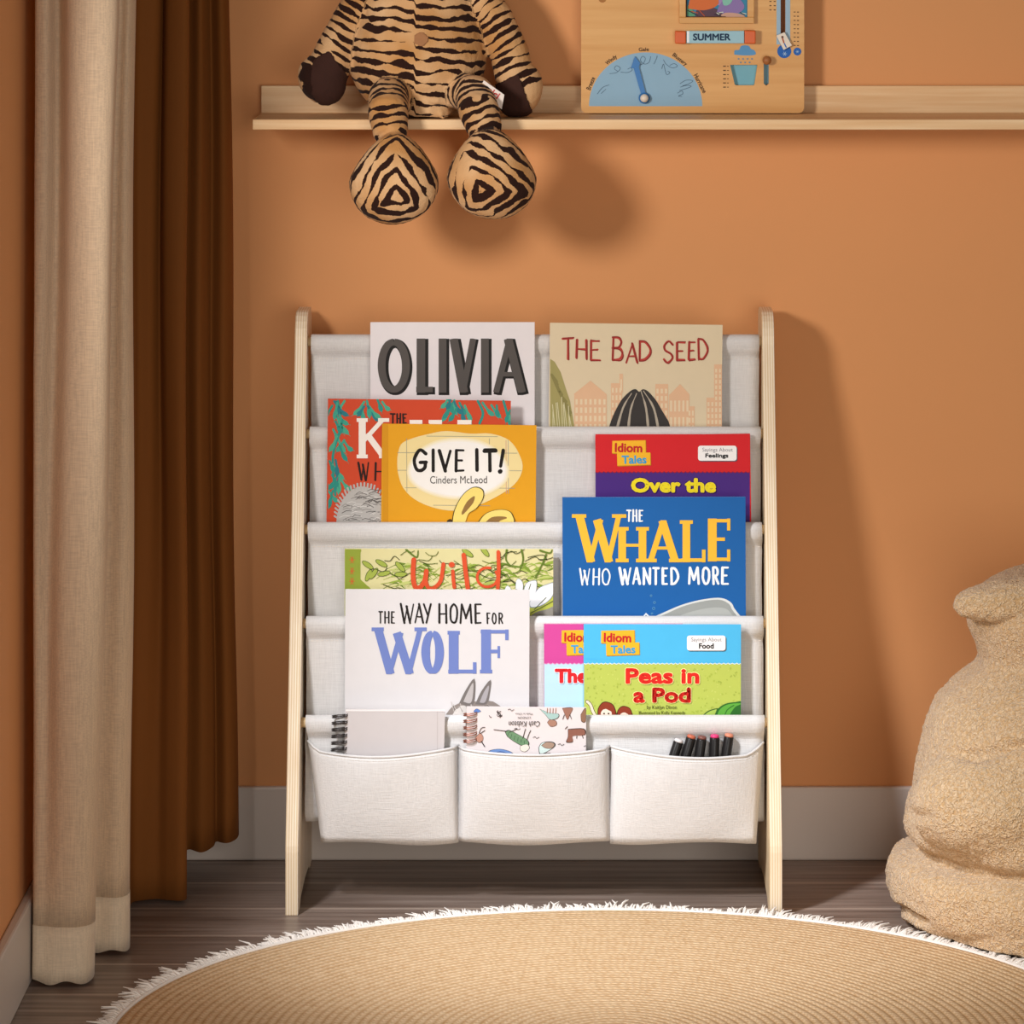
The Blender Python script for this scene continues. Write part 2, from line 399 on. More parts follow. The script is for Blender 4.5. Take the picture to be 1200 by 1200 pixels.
# ------------------------------------------------------------------ curtains
def curtain_rows(top, bot, zt, zb, nz, n):
    A = spline([(XP(px, y), y) for px, y in top], n); B = spline([(XP(q[0], q[1]), q[1]) for q in bot], n)
    ZB = [v[0] for v in spline([(z,) for z in zb], n)] if isinstance(zb, list) else [zb] * len(A)
    rows = []
    for i in range(nz + 1):
        t = i / nz; r_ = []
        for a, c, z0 in zip(A, B, ZB):
            z = z0 + (zt - z0) * t; e = 1 - min(1, max(0, z / 1.15)); e = e * e * (3 - 2 * e) if False else e
            wv = .0035 * math.sin(z * 7 + a[0] * 40) * min(1, z * 3)
            r_.append(Vector((max(XL + .016, a[0] + (c[0] - a[0]) * e + wv * .5), a[1] + (c[1] - a[1]) * e + wv, z)))
        rows.append(r_)
    return rows
sh_top = [(24, -.58), (30, -.615), (52, -.63), (69, -.605), (84, -.64), (112, -.65), (134, -.64), (139.5, -.615), (138, -.56), (136, -.51), (143, -.50), (151, -.505), (157, -.49), (158, -.46), (145, -.42), (120, -.40)]
sh_bot = [(24, -.58), (27, -.62), (38, -.645), (52, -.652), (68, -.655), (88, -.653), (104, -.64), (110, -.61), (104, -.55), (100, -.51), (112, -.505), (135, -.51), (149, -.495), (151, -.46), (140, -.42), (120, -.40)]
sheer = thing('sheer_curtain', 'sheer beige linen curtain with a pale hem hanging by the left wall', 'curtain', (-.58, -.55, 0))
rows = curtain_rows(sh_top, sh_bot, 2.3, .006, 60, 6)
hem = curtain_rows(sh_top, sh_bot, .072, .006, 4, 6)
sm = cloth_mat('sheer_linen', '#f2d9ba', 620, .07, trans=.40, bump=.45)
b = MB(); b.grid([[p + Vector((0, 0, .066)) if False else p for p in r_] for r_ in curtain_rows(sh_top, sh_bot, 2.3, .070, 60, 6)], sm); o = b.build('curtain_fabric', sheer, True); solid(o, .0008)
b = MB(); b.grid([[Vector((p.x, p.y - .0006, p.z + .0025 * math.sin(p.x * 160) * (k == 0))) for p in r_] for k, r_ in enumerate(hem)], cloth_mat('sheer_hem', '#e6d0b4', 620, .05, trans=.08, bump=.4)); o = b.build('hem', sheer, True); solid(o, .0016)
o['label'] = 'paler double-layer hem'
vt = [(146, -.37), (156, -.31), (163, -.272), (183, -.262), (190, -.232), (196, -.252), (214, -.258), (219, -.24), (214, -.19), (216, -.13), (222, -.128), (233, -.142), (240, -.118), (246, -.105), (258, -.118), (266, -.10), (267, -.06), (255, -.04)]
vb = [(146, -.37), (151, -.31), (154, -.266), (168, -.252), (184, -.246), (198, -.252), (212, -.255), (218, -.24), (211, -.19), (213, -.13), (221, -.128), (236, -.136), (249, -.122), (253, -.105), (266, -.118), (277, -.10), (278, -.06), (262, -.04)]
zb = [.006] * 9 + [.03, .042, .040, .044, .047, .048, .05, .05, .05]
velvet = thing('velvet_curtain', 'brown velvet curtain hanging in folds in the corner behind the sheer curtain', 'curtain', (-.5, -.2, 0))
vm = mat('brown_velvet', '#7c4a20', 0.8, 0.12, 9, 0.2, 500, sheen=0.12, spec=0.1, stretch=(1, 1, .15))
b = MB(); b.grid(curtain_rows(vt, vb, 2.3, zb, 60, 6), vm); o = b.build('curtain_fabric', velvet, True); solid(o, .002)
b = MB(); b.tube([(-.53, -.012, 2.32), (-.53, -.98, 2.32)], .012, mat('rail_metal', '#b9b2aa', .4)); struct(b.build('trim_1'))

# ------------------------------------------------------------------ picture ledge
pine_x = wood_mat('pine_lengthwise', '#efcda0', '#dcae7a', 'X')
SHY, SHT = -.17, 1.0036
ledge = thing('picture_ledge', 'long pale wooden picture ledge fixed to the wall above the book rack', 'shelf', (.3, 0, .99))
b = MB(); b.box((XP(296, SHY), SHY, .9902), (1.3, 0, SHT), pine_x); o = b.build('shelf_board', ledge); bevel(o, .001)
b = MB(); b.box((XP(306, -.015), -.015, SHT), (1.3, 0, 1.0405), pine_x); o = b.build('back_rail', ledge); bevel(o, .001)

# ------------------------------------------------------------------ book rack
def ply_mat():
    m = bpy.data.materials.new('birch_plywood'); m.use_nodes = True; nt, N, L, bs = nodes_of(m)
    tc = N.new('ShaderNodeTexCoord'); sp = N.new('ShaderNodeSeparateXYZ'); L.new(tc.outputs['Object'], sp.inputs[0])
    wv = math_node(nt, 'SINE', math_node(nt, 'MULTIPLY', sp.outputs[0], 2 * PI / .0032)); r = ramp(nt, wv, -.6, .9)
    mp = N.new('ShaderNodeMapping'); L.new(tc.outputs['Object'], mp.inputs[0]); mp.inputs['Scale'].default_value = (70, 30, 3)
    n = ramp(nt, noise_node(nt, mp.outputs[0], 1.5, 5), .35, .7)
    c = mixc(nt, r, rgb('#e0c8a2'), rgb('#faecd8')); c = mixc(nt, math_node(nt, 'MULTIPLY', n, .35), c, rgb('#d2b084'))
    L.new(c, bs.inputs['Base Color']); bs.inputs['Roughness'].default_value = .45; bs.inputs['Specular IOR Level'].default_value = .3
    return m
PLY = ply_mat()
rack = thing('book_rack', 'wooden sling book rack with cream canvas pockets against the wall', 'book rack', (-.0265, -.16, 0))
def side_outline():
    p = [(-.31, 0), (-.31, .080), (-.309, .088), (-.306, .097)]
    for k in range(1, 12): t = k / 12; p.append((-.306 + .183 * t, .097 + .603 * t))
    for k in range(7): a = PI - k / 6 * PI / 2; p.append((-.0855 + .036 * math.cos(a), .705 + .041 * math.sin(a)))
    for k in range(7): a = PI / 2 - k / 6 * PI / 2; p.append((-.036 + .024 * math.cos(a), .722 + .024 * math.sin(a)))
    p += [(-.013, .6), (-.013, .3), (-.013, 0), (-.055, 0), (-.075, .008), (-.16, .012), (-.25, .008), (-.268, 0)]
    return p
for x0, x1 in ((-.342, -.326), (.273, .289)):
    b = MB(); b.prism(side_outline(), x0, x1, lambda a, c, d: Vector((d, a, c)), PLY); o = b.build('side_panel', rack, fix=True); bevel(o, .0012, 2)
RAIL = []                            # (y, z) of the five dowels
for py in (392, 500, 612, 722, 838):
    y = -.1
    for _ in range(8):
        z = ZP(py, y) - .0095
        y = -.306 + .183 * (z - .097) / .603 + .022
    RAIL.append((y, z))
dw = wood_mat('dowel_wood', '#e8cfa4', '#d2af7c', 'X')
for y, z in RAIL + [(-.10, .20)]:
    b = MB(); b.tube([(-.3258, y, z), (.2728, y, z)], .0065, dw, 12); b.build('dowel', rack, True)
CAN = cloth_mat('cream_canvas', '#d8d5d3', 780, .035, bump=.5)
FX0, FX1 = -.3215, .2700
def sheet(path, x0, x1, nx, wob):
    rows = []
    for i, (y, z) in enumerate(path):
        r_ = []
        for k in range(nx + 1):
            t = k / nx; a = x0(z) if callable(x0) else x0; c = x1(z) if callable(x1) else x1
            n = noise.noise(Vector((t * 5, z * 9, y * 5 + wob))) * .0006
            ed = .0012 * noise.noise(Vector((z * 60, wob, 3))) if k in (0, nx) else 0
            r_.append(Vector((a + (c - a) * t + ed, y + n * (.2 if i < 14 else 1), z)))
        rows.append(r_)
    return rows
def sleeve(y, z, r=.0093):
    p = []
    for k in range(13):
        a = math.radians(-40 + 220 * k / 12); p.append((y + r * math.cos(a), z + r * math.sin(a)))
    p += [(y - .0084, z - .008), (y - .0050, z - .014), (y - .0012, z - .0185), (y - .0004, z - .022), (y - .0010, z - .027), (y - .0014, z - .034)]
    return p
UDEP = .130
for k in range(4):
    (y0, z0), (y1, z1) = RAIL[k], RAIL[k + 1]; zb_ = z1 - UDEP
    p = sleeve(y0, z0)
    for j in range(1, 7): t = j / 6; p.append((y0 - .0014 + .0004 * t, z0 - .034 + (zb_ + .012 - z0 + .034) * t))
    ya, yb = y0 - .001, y1 + .0108
    for j in range(1, 8): a = PI * j / 8; p.append(((ya + yb) / 2 + (ya - yb) / 2 * math.cos(a), zb_ + .012 - .014 * math.sin(a)))
    for j in range(0, 9): t = j / 8; p.append((yb, zb_ + .012 + (z1 - .001 - zb_ - .012) * t))
    b = MB(); b.grid(sheet(p, FX0, FX1, 40, k * 3.1), CAN); o = b.build('canvas_sling', rack, True); solid(o, .0009)
    # stitched seam under the dowel sleeve
    b = MB()
    for j in range(92):
        x = FX0 + .006 + (FX1 - FX0 - .012) * j / 91
        b.box((x, y0 - .0013, z0 - .0226), (x + .0036, y0 - .0007, z0 - .0219), mat('seam_thread', '#d8cfc4', .9))
    b.build('seam_stitching', rack)
# lowest tier: a back sheet that hangs from the last dowel and three sewn pockets
y4, z4 = RAIL[4]
def yback(z): return y4 - .0016 - .004 * max(0, min(1, (z4 - .02 - z) / (z4 - .10)))
def xl(z): t = (z4 - z) / (z4 - .082); return FX0 + .0015 + (XP(373, -.29) - FX0) * max(0, min(1, t)) ** 1.0
def xr(z): t = (z4 - z) / (z4 - .082); return FX1 + (XP(888, -.29) - FX1) * max(0, min(1, t))
p = sleeve(y4, z4); ZBOT = .084
for j in range(1, 9): z = z4 - .034 + (ZBOT - z4 + .034) * j / 8; p.append((yback(z), z))
for j in range(1, 6): a = PI * j / 6; p.append((yback(ZBOT) + .012 - .012 * math.cos(a), ZBOT - .004 * math.sin(a)))
for j in range(0, 9):
    t = j / 8; p.append((yback(ZBOT) + .024 + (.1 + .04) * t ** 1.6 * 1.15, ZBOT + .12 * t))
org = MB(); org.grid(sheet(p, lambda z: xl(z) , lambda z: xr(z), 48, 20.2), CAN); o = org.build('organizer_panel', rack, True); solid(o, .0009)
organizer = o
SE = [(357, 537), (537, 715), (715, 892)]
TOPS = [(877, 887.5, 881), (881, 885.5, 880.5), (880.5, 889.5, 869)]
for k, ((a, c), (ta, tm, tb)) in enumerate(zip(SE, TOPS)):
    rows = []; nx, nz = 26, 14
    for i in range(nz + 1):
        r_ = []
        for j in range(nx + 1):
            t = j / nx; s_ = i / nz
            tt = ta + (tb - ta) * t; dip = tm - (ta + tb) / 2; pyt = tt + dip * (1 - (2 * t - 1) ** 2)
            if k == 2: pyt = 880.5 + 9.5 * math.sin(min(1, t / .8) * PI * .62) - (13 + 0) * max(0, (t - .88) / .12) ** 1.5
            if k == 0: pyt = 888 - 6.5 * abs(2 * (t - .42)) ** 1.6 * (1.0 if t > .42 else 1.1) - 8 * max(0, (.07 - t) / .07)
            zt = ZP(pyt, y4 - .035); z = zt + (ZBOT - .004 - zt) * s_
            e = 1 if 0 < t < 1 else 0
            bl = (math.sin(PI * t) ** (.45, .33, .65)[k] if e else 0) * ((.0275, .0275, .025)[k] * (1 - s_) + .005 * s_ + .005 * s_ * (1 - s_) * 4 + .003)
            X0, X1 = XP(a, y4 - .02), XP(c, y4 - .02)
            xa = X0 if k else xl(z); xb = X1 if k < 2 else xr(z)
            x = xa + (xb - xa) * t
            y = yback(z) - .0018 - bl + .0022 * noise.noise(Vector((x * 16, z * 16, 7 + k))) * math.sin(PI * t)
            zz = z + (.0022 * math.sin(PI * t * 2 + k * 2) if i == nz else 0)
            r_.append(Vector((x, y, zz)))
        rows.append(r_)
    b = MB(); b.grid(rows + [[Vector((q.x, yback(q.z) - .0014, q.z + .0008)) for q in rows[-1]]], CAN)
    b.tube([q + Vector((0, 0, .0004)) for q in rows[0]], .0014, CAN, 6)
    o = b.build('pocket', organizer, True); solid(o, .0009)
    b = MB()                                     # stitching under the pocket mouth
    for j in range(nx):
        q0 = rows[1][j].lerp(rows[0][j], .45); q1 = rows[1][j + 1].lerp(rows[0][j + 1], .45)
        for f0, f1 in ((.05, .4), (.55, .9)):
            b.tube([q0.lerp(q1, f0) + Vector((0, -.0007, 0)), q0.lerp(q1, f1) + Vector((0, -.0007, 0))], .0003, mat('seam_thread', '#d8cfc4', .9), 4)
    b.build('seam_stitching', organizer)

# ------------------------------------------------------------------ books
PAGES = mat('paper_pages', '#f1ece2', 0.8, 0.08, 90, 0.3, 900, stretch=(1, 1, 1))
LEAN = 0.008
def book(label, x0, x1, yl, yr, pocket, dy, base, draw, group, thick=.0042, spine=None, zbot=None, hard=False):
    """a book standing in sling pocket number `pocket`; dy = front cover's distance behind that pocket's front dowel"""
    yk, zk = RAIL[pocket]
    V = Vector((0, LEAN, 1)).normalized(); O = Vector((0, yk + dy, zk)); P0 = Plane(O, (1, 0, 0), V)
    tl, tr = P0.pt(x0, yl), P0.pt(x1, yr); U = (tr - tl).normalized(); V = P0.N.cross(U)
    pl = Plane(tl, U, V); wd = (tr - tl).length
    zb_ = zk - UDEP + .0085
    ht = (tl.z - zb_ - .002) / V.z
    t = thing('picture_book', label, 'book', pl.at(wd / 2, -ht, -thick / 2), group)
    m = ink(base); b = MB()
    def bx(u0, u1, v0, v1, n0, n1, mm):
        P = [pl.at(u, v, n) for n in (n0, n1) for u, v in ((u0, v0), (u1, v0), (u1, v1), (u0, v1))]
        b.add(P, [(0, 3, 2, 1), (4, 5, 6, 7), (0, 1, 5, 4), (1, 2, 6, 5), (2, 3, 7, 6), (3, 0, 4, 7)], mm)
    ct = .0016 if hard else .0004
    bx(0, wd, -ht, 0, -ct, 0, m); bx(0, wd, -ht, 0, -thick, -thick + ct, m); bx(0, .0008, -ht, 0, -thick + ct, -ct, ink(spine) if spine else m)
    art = Art(b, pl, (x0 + .3, min(yl, yr) + .3, x1 - .3, 900)); draw(art)
    b.build('cover', t)
    b = MB(); ins = .0025 if hard else .0004
    bx(.0009, wd - ins, -ht + ins, -ins, -thick + ct, -ct, PAGES); b.build('page_block', t)
    return t
TOP, G = 'picture books in the rack', 'picture books in the rack'
def d_olivia(a):
    B = row([(442, 482.4), (486.3, 510), (513.6, 525), (527, 560.4), (563.8, 574), (577, 617.3)], 396, 462)
    for dx, dy, col, sw, L in ((1.0, 1.0, '#211f1e', 12.4, 2), (-.4, -.3, '#57524f', 9.2, 3)):
        bb = [(q[0] + dx + (0 if L == 2 else 1), q[1] + dy + (0 if L == 2 else 1), q[2] + dx - (0 if L == 2 else 1.6), q[3] + dy - (0 if L == 2 else 1.6)) for q in B]
        a.word('OLIVIA', bb, sw, col, L, caps='flat', hw=sw * .82)
def skyline(a, col, boxes, gap):
    for x0, y0, x1, y1, nx, ny in boxes:
        a.rect(x0, y0, x1, y1, col, 2)
        for i in range(nx):
            for j in range(ny):
                cx = x0 + (x1 - x0) * (i + .5) / nx; cy = y0 + 4 + (y1 - y0 - 4) * (j + .5) / ny
                a.rect(cx - (x1 - x0) / nx * .25, cy - (y1 - y0) / ny * .3, cx + (x1 - x0) / nx * .25, cy + (y1 - y0) / ny * .3, gap, 3)
def d_seed(a):
    a.poly([(644, 420), (650, 424), (657, 436), (662, 452), (668, 470), (674, 505), (644, 505)], '#a39a62', 2)
    for k in range(14): x = R.uniform(645, 664); y = 436 + (x - 645) * 2.2; a.stroke([(x, y), (x + 6, y + R.uniform(6, 14))], 3, '#8b8350', 3)
    for k in range(9): x = 646 + k * 2.8; a.stroke([(x + R.uniform(-2, 2), R.uniform(465, 486)), (x + 2, 505)], .9, '#d6cfa6', 4)
    sk, gp = '#e0b793', '#e6d0ae'
    a.poly([(672, 462), (692, 446), (711, 462)], sk, 2); a.poly([(785, 462), (797, 450), (808, 462)], sk, 2)
    skyline(a, sk, [(673, 462, 711, 505, 7, 4), (716, 449, 729, 505, 3, 6), (726, 438, 730, 460, 1, 1), (768, 450, 783, 505, 3, 6), (784, 462, 808, 505, 5, 2), (806, 476, 814, 505, 2, 3), (828, 466, 846, 505, 4, 5), (837, 427, 846, 470, 2, 6)], gp)
    c = '#b9423a'
    rr = random.Random(3)
    W1 = [('T', (658.7, 395.2, 673, 422)), ('H', (674.5, 397, 688.5, 421)), ('E', (691, 398, 704, 423)), ('B', (717, 394, 731, 423)), ('A', (733, 401, 748.6, 426)), ('D', (748.8, 399, 763.5, 423)),
          ('S', (776, 399, 789.5, 426)), ('E', (792.4, 400, 803.4, 423)), ('E', (806, 400, 815.7, 422.5)), ('D', (817.6, 396, 830.6, 422))]
    for ch, bx_ in W1:
        a.letter(ch, bx_, 2.6, c, 3, caps='round', jit=.6, rr=rr)
        a.letter(ch, (bx_[0] + .6, bx_[1] + .4, bx_[2] - .3, bx_[3] + .3), 1.4, '#8f2f2b', 4, caps='round', jit=.9, rr=rr)
    a.blob([(712, 506), (718, 488), (728, 469), (739, 458), (745, 456), (749, 459), (754, 456), (762, 461), (774, 478), (782, 506)], '#3c3836', 5)
    for p in ([(736, 506), (739, 480), (746, 461)], [(751, 458), (757, 478), (760, 506)], [(754, 458), (766, 478), (772, 506)], [(722, 506), (730, 478), (740, 461)]):
        a.stroke(p, [1.0, 2.4, 3.0] if p[0][1] < 480 else [3.0, 2.2, 1.0], '#b3a795', 6, smooth=4)
def leafspray(a, pts, cols, w, L, n, spread):
    for i in range(n):
        x, y = R.choice(pts); x += R.uniform(-spread, spread); y += R.uniform(-spread, spread)
        an = R.uniform(.7, 2.3); l = R.uniform(15, 27)
        a.stroke([(x, y), (x + math.cos(an) * l * .5 + R.uniform(-1, 1), y + l * .5), (x + math.cos(an) * l, y + math.sin(an) * l)], [w * .5, w, .4], R.choice(cols), L, smooth=3)
def d_koala(a):
    tl = ['#2f8f83', '#3f9f8a', '#2b7a84', '#4aa68a']
    for pts, n in (([(394, 474), (398, 490), (392, 508), (400, 520), (390, 540), (394, 556), (388, 572)], 34), ([(404, 470), (418, 470), (428, 472), (444, 471), (456, 471)], 12), ([(528, 470), (540, 476), (562, 474), (578, 470), (588, 474), (594, 482)], 22)):
        leafspray(a, pts, tl, 5.4, 2, int(n * .8), 5)
    for p in ([(396, 470), (399, 500), (390, 535), (393, 580)], [(560, 470), (566, 484), (562, 496)], [(590, 470), (594, 484), (597, 497)]): a.stroke(p, 3, '#2f8f83', 2, smooth=4)
    wh = '#f1e9e0'
    for ch, bx_ in (('K', (418, 490, 453, 537)), ('O', (456, 498, 476, 537)), ('A', (480, 492, 498, 537)), ('L', (504, 492, 519, 537)), ('A', (536, 493, 553, 537))):
        a.letter(ch, bx_, 7.5, wh, 4, serif=6.5, hw=5.2)
    for x0, x1 in ((480, 495), (503.5, 518), (536, 552.5)): a.rect(x0, 492, x1, 497.2, wh, 4)
    rr = random.Random(5)
    a.word('THE', row([(457, 463.5), (464.5, 470), (471.5, 477)], 484, 496.5), 1.9, '#2b1d1a', 4, caps='round', jit=.3, rr=rr)
    a.word('WHO', row([(419, 433), (439, 450), (456, 468)], 541, 563.5), 2.2, '#2b1d1a', 4, caps='round', jit=.4, rr=rr)
    a.blob([(394, 630), (395, 604), (402, 585), (414, 573), (426, 570), (440, 576), (450, 590), (456, 630)], '#b9b6b2', 4)
    for k in range(80):
        x = R.uniform(396, 452); y = R.uniform(574, 612)
        if (x - 425) ** 2 / 900 + (y - 615) ** 2 / 1800 > 1: continue
        a.stroke([(x, y), (x + R.uniform(3, 6), y - R.uniform(1, 3)), (x + R.uniform(8, 13), y - R.uniform(-1, 3))], .7, R.choice(['#66625f', '#8b8783', '#d9d6d2', '#4a4644']), 5)
    for k in range(26):
        t = k / 25 * PI; a.stroke([(425 - 29 * math.cos(t), 607 - 34 * math.sin(t)), (425 - 33 * math.cos(t), 606 - 39 * math.sin(t) - R.uniform(0, 2))], 2.2, '#b4b1ad', 4)
def d_give(a):
    a.rect(447.8, 496, 455, 640, '#d3921d', 1)
    P = [(395, 350), (415, 280), (475, 248), (560, 225), (660, 208), (790, 222), (900, 222), (1000, 258), (1055, 335), (1072, 415), (1025, 500), (900, 580), (760, 632), (640, 634), (510, 590), (430, 520), (398, 430)]
    P = [(x / 4.615 + 380, y / 4.615 + 460) for x, y in P]; a.blob(P, '#ecd79a', 2)
    for x in (476.5, 573.5): a.stroke([(x, 514), (x + .4, 576)], .7, '#a89d86', 3)
    for x, c in ((593, '#c99a8c'), (595.5, '#a8a09a')): a.stroke([(x, 516), (x + .3, 578)], .7, c, 3)
    for y, xa, xb in ((511, 500, 583), (530.4, 466, 606), (551, 466, 611), (571.5, 475, 603), (592, 508, 574)): a.stroke([(xa, y), (xb, y + .6)], .7, '#a39d88', 3)
    for k, c in enumerate(('#efe0b4', '#f1e7cb', '#f2ebdd', '#f3efe9')):
        a.blob([(537 + (60 - k * 1.6) * math.cos(t) * (1 + .04 * math.sin(3 * t)), 549 + (36.5 - k * 1.6) * math.sin(t)) for t in [i * PI / 8 for i in range(16)]], c, 4 + k)
    k_ = '#1d1816'; rr = random.Random(2)
    for ch, bx_, s_ in (('G', (483, 525.5, 501.3, 553.6), 4), ('I', (503.6, 525.5, 511, 553.5), 3.6), ('V', (513, 526, 530, 553.5), 3.8), ('E', (533, 526, 545, 553), 3.2), ('I', (556, 525, 562, 552.5), 4), ('T', (565.5, 525.6, 582.5, 554), 4), ('!', (583.5, 526, 593, 554.5), 3.2)):
        a.letter(ch, bx_, s_, k_, 9, caps='round', jit=.5, rr=rr)
    a.stroke([(567.5, 528.5), (581, 528)], 4.4, k_, 9)
    a.text('Cinders McLeod', (504, 557.6, 570.7, 566.4), '#3a332e', 9, 0, rot=-.3)
    for P, Q in (([(529, 615), (532, 598), (541, 581), (552, 571.5), (561, 570.5), (567, 575), (566, 585), (558, 596), (549, 602), (543, 615)], [(541, 600), (547, 588), (556, 581), (555, 588), (549, 596), (542, 603)]),
                 ([(558, 615), (567, 603), (580, 597.5), (594, 597.5), (601, 603), (600, 615)], [(566, 615), (576, 606), (590, 605), (594, 607), (586, 610), (580, 615)])):
        a.blob(P, '#3c2c17', 10); cx = sum(p[0] for p in P) / len(P); cy = sum(p[1] for p in P) / len(P)
        a.blob([(cx + (x - cx) * .94, cy + (y - cy) * .955) for x, y in P], '#f0d878', 11); a.blob(Q, '#93703f', 12)
    a.blob([(524, 614), (524, 610), (528, 608), (531, 611), (531, 614)], '#4a3415', 10)
def idiom(a, dx, dy, x0, x1, top, bot, wavec, wy, kind, title, tcol, edge=None):
    a.rect(x0, wy - 60, x1, wy, top, 1); a.rect(x0, wy, x1, wy + 140, bot, 1)
    P = []; n = int((x1 - x0) / 5)
    for k in range(n * 4 + 1): x = x0 + (x1 - x0) * k / (n * 4); P.append((x, wy + 1.0 + 1.3 * abs(math.sin(PI * k / 4)) - .6))
    a.poly([(x0, wy - 4)] + P + [(x1, wy - 4)], top, 3)
    a.stroke([(x, y + .5) for x, y in P], .8, wavec, 2)
    def q(x, y): return (x + dx, y + dy)
    a.poly([q(705.2, 740), q(744, 738.6), q(744.4, 755.6), q(704.6, 754.2)], '#c98a1e', 4); a.poly([q(704.6, 739), q(743.4, 738.2), q(743.6, 754.6), q(704.2, 753.2)], '#f2b52c', 5)
    a.poly([q(710.6, 754), q(749.6, 753.4), q(750, 767.6), q(711, 769)], '#c98a1e', 4); a.poly([q(710, 753.4), q(749, 752.6), q(749.2, 766.8), q(710.4, 768)], '#f2b52c', 6)
    a.text('Idiom', (707.5 + dx, 741.5 + dy, 739.6 + dx, 752.4 + dy), '#c2242b', 8, .45, rot=.8)
    a.text('Tales', (715.4 + dx, 755.8 + dy, 744.6 + dx, 765.8 + dy), '#3f9fd0', 8, .45, rot=-1)
    if kind:
        a.rrect(805.8 + dx, 745.6 + dy, 851.2 + dx, 763.2 + dy, 3, '#5c5b66', 4); a.rrect(805 + dx, 744.6 + dy, 850.2 + dx, 762.2 + dy, 3, '#f4f1ef', 5)
        a.text('Sayings About', (810 + dx, 747 + dy, 845.6 + dx, 752.8 + dy), '#8f8b90', 7)
        wd = {'Food': (819, 836.4), 'Feelings': (813.5, 840.5)}[kind]
        a.text(kind, (wd[0] + dx, 753.6 + dy, wd[1] + dx, 760 + dy), '#191719', 7, .28)
    for s_, box in title:
        ol = '#3b1f5c' if tcol == '#f4dc26' else ('#f0ec9c' if bot == '#b7c45a' else '#f3f6fa')
        a.text(s_, (box[0] - .8, box[1] - .8, box[2] + .8, box[3] + .8), ol, 8, 2.0)
        a.text(s_, box, tcol, 9, 1.2)
def d_red(a): idiom(a, 13, -222.4, 697.5, 879, '#d2252b', '#4b2a7b', '#8f1d3c', 551.8, 'Feelings', [('Over the', (739.3, 559.8, 839, 577.3))], '#f4dc26')
def d_pink(a): idiom(a, -46.3, -.4, 637.5, 800, '#cf4a97', '#bcdcf2', '#e59ac4', 776, None, [('The Cat', (650, 783, 730, 800.6))], '#d8262b')
def d_peas(a):
    idiom(a, 0, 0, 684, 868.5, '#4fb7e6', '#b7c45a', '#e7f2f6', 776, 'Food', [('Peas in', (733, 782.6, 819.6, 801.4)), ('a Pod', (742, 805.4, 809.6, 823.6))], '#dd2a22')
    rr = random.Random(9)
    for k in range(260):
        x, y = rr.uniform(686, 866), rr.uniform(781, 838); a.ell(x, y, rr.uniform(.6, 1.8), rr.uniform(.4, 1.2), rr.choice(['#a8b84a', '#c3cd68', '#9fae48']), 2, 6, rr.uniform(0, 3))
    a.text('by Kaitlyn Dixon', (758, 826.4, 793, 832), '#3d3a20', 7); a.text('Illustrated by Kelly Kennedy', (748.6, 833, 803, 838.2), '#3d3a20', 7)
    a.stroke([(688, 822), (692, 826), (695, 834), (700, 842)], 4.2, '#3b2a20', 4, smooth=3); a.stroke([(688, 822), (692, 826), (695, 834), (700, 842)], 3.0, '#f0d9c4', 5, smooth=3)
    for cx, cy, r in ((711, 833, 10.5), (732, 836.5, 9)):
        a.blob([(cx - r, cy + 10), (cx - r, cy - 2), (cx - r * .5, cy - r * .95), (cx + r * .2, cy - r), (cx + r * .85, cy - r * .5), (cx + r, cy + 10)], '#3c1c14', 5)
        a.blob([(cx - r + .8, cy + 10), (cx - r + .8, cy - 2), (cx - r * .46, cy - r * .88), (cx + r * .2, cy - r * .92), (cx + r * .78, cy - r * .46), (cx + r - .8, cy + 10)], '#8e3a26', 6)
        a.ell(cx - .5, cy + 3.6, r * .62, r * .6, '#f2dccb', 7)
        for s_ in (-1, 1): a.ell(cx - .5 + s_ * r * .25, cy + 3, 1.1, 1.0, '#2a2522', 8, 8)
        a.poly([(cx - r * .7, cy - 1), (cx - r * .1, cy - 2.6), (cx + r * .6, cy + 1), (cx + r * .1, cy - r * .6), (cx - r * .6, cy - r * .5)], '#8e3a26', 8)
    for P, c in (([(837, 842), (841, 831), (850, 824.6), (862, 822.6), (870, 823), (870, 842)], '#2f6a2a'), ([(839, 842), (843, 832), (851, 826), (862, 824), (870, 824.4), (862, 828), (856, 836), (854, 842)], '#5fa83f'), ([(820, 842), (828, 834), (837, 830.4), (842, 831), (836, 842)], '#46662b'), ([(822, 842), (829, 835), (837, 831.6), (839.6, 832), (834, 842)], '#a9c25a')):
        a.blob(P, c, 4 if c in ('#2f6a2a', '#46662b') else 5)
    a.stroke([(848, 842), (852, 832), (860, 826.4)], 1, '#2f6a2a', 6, smooth=3)
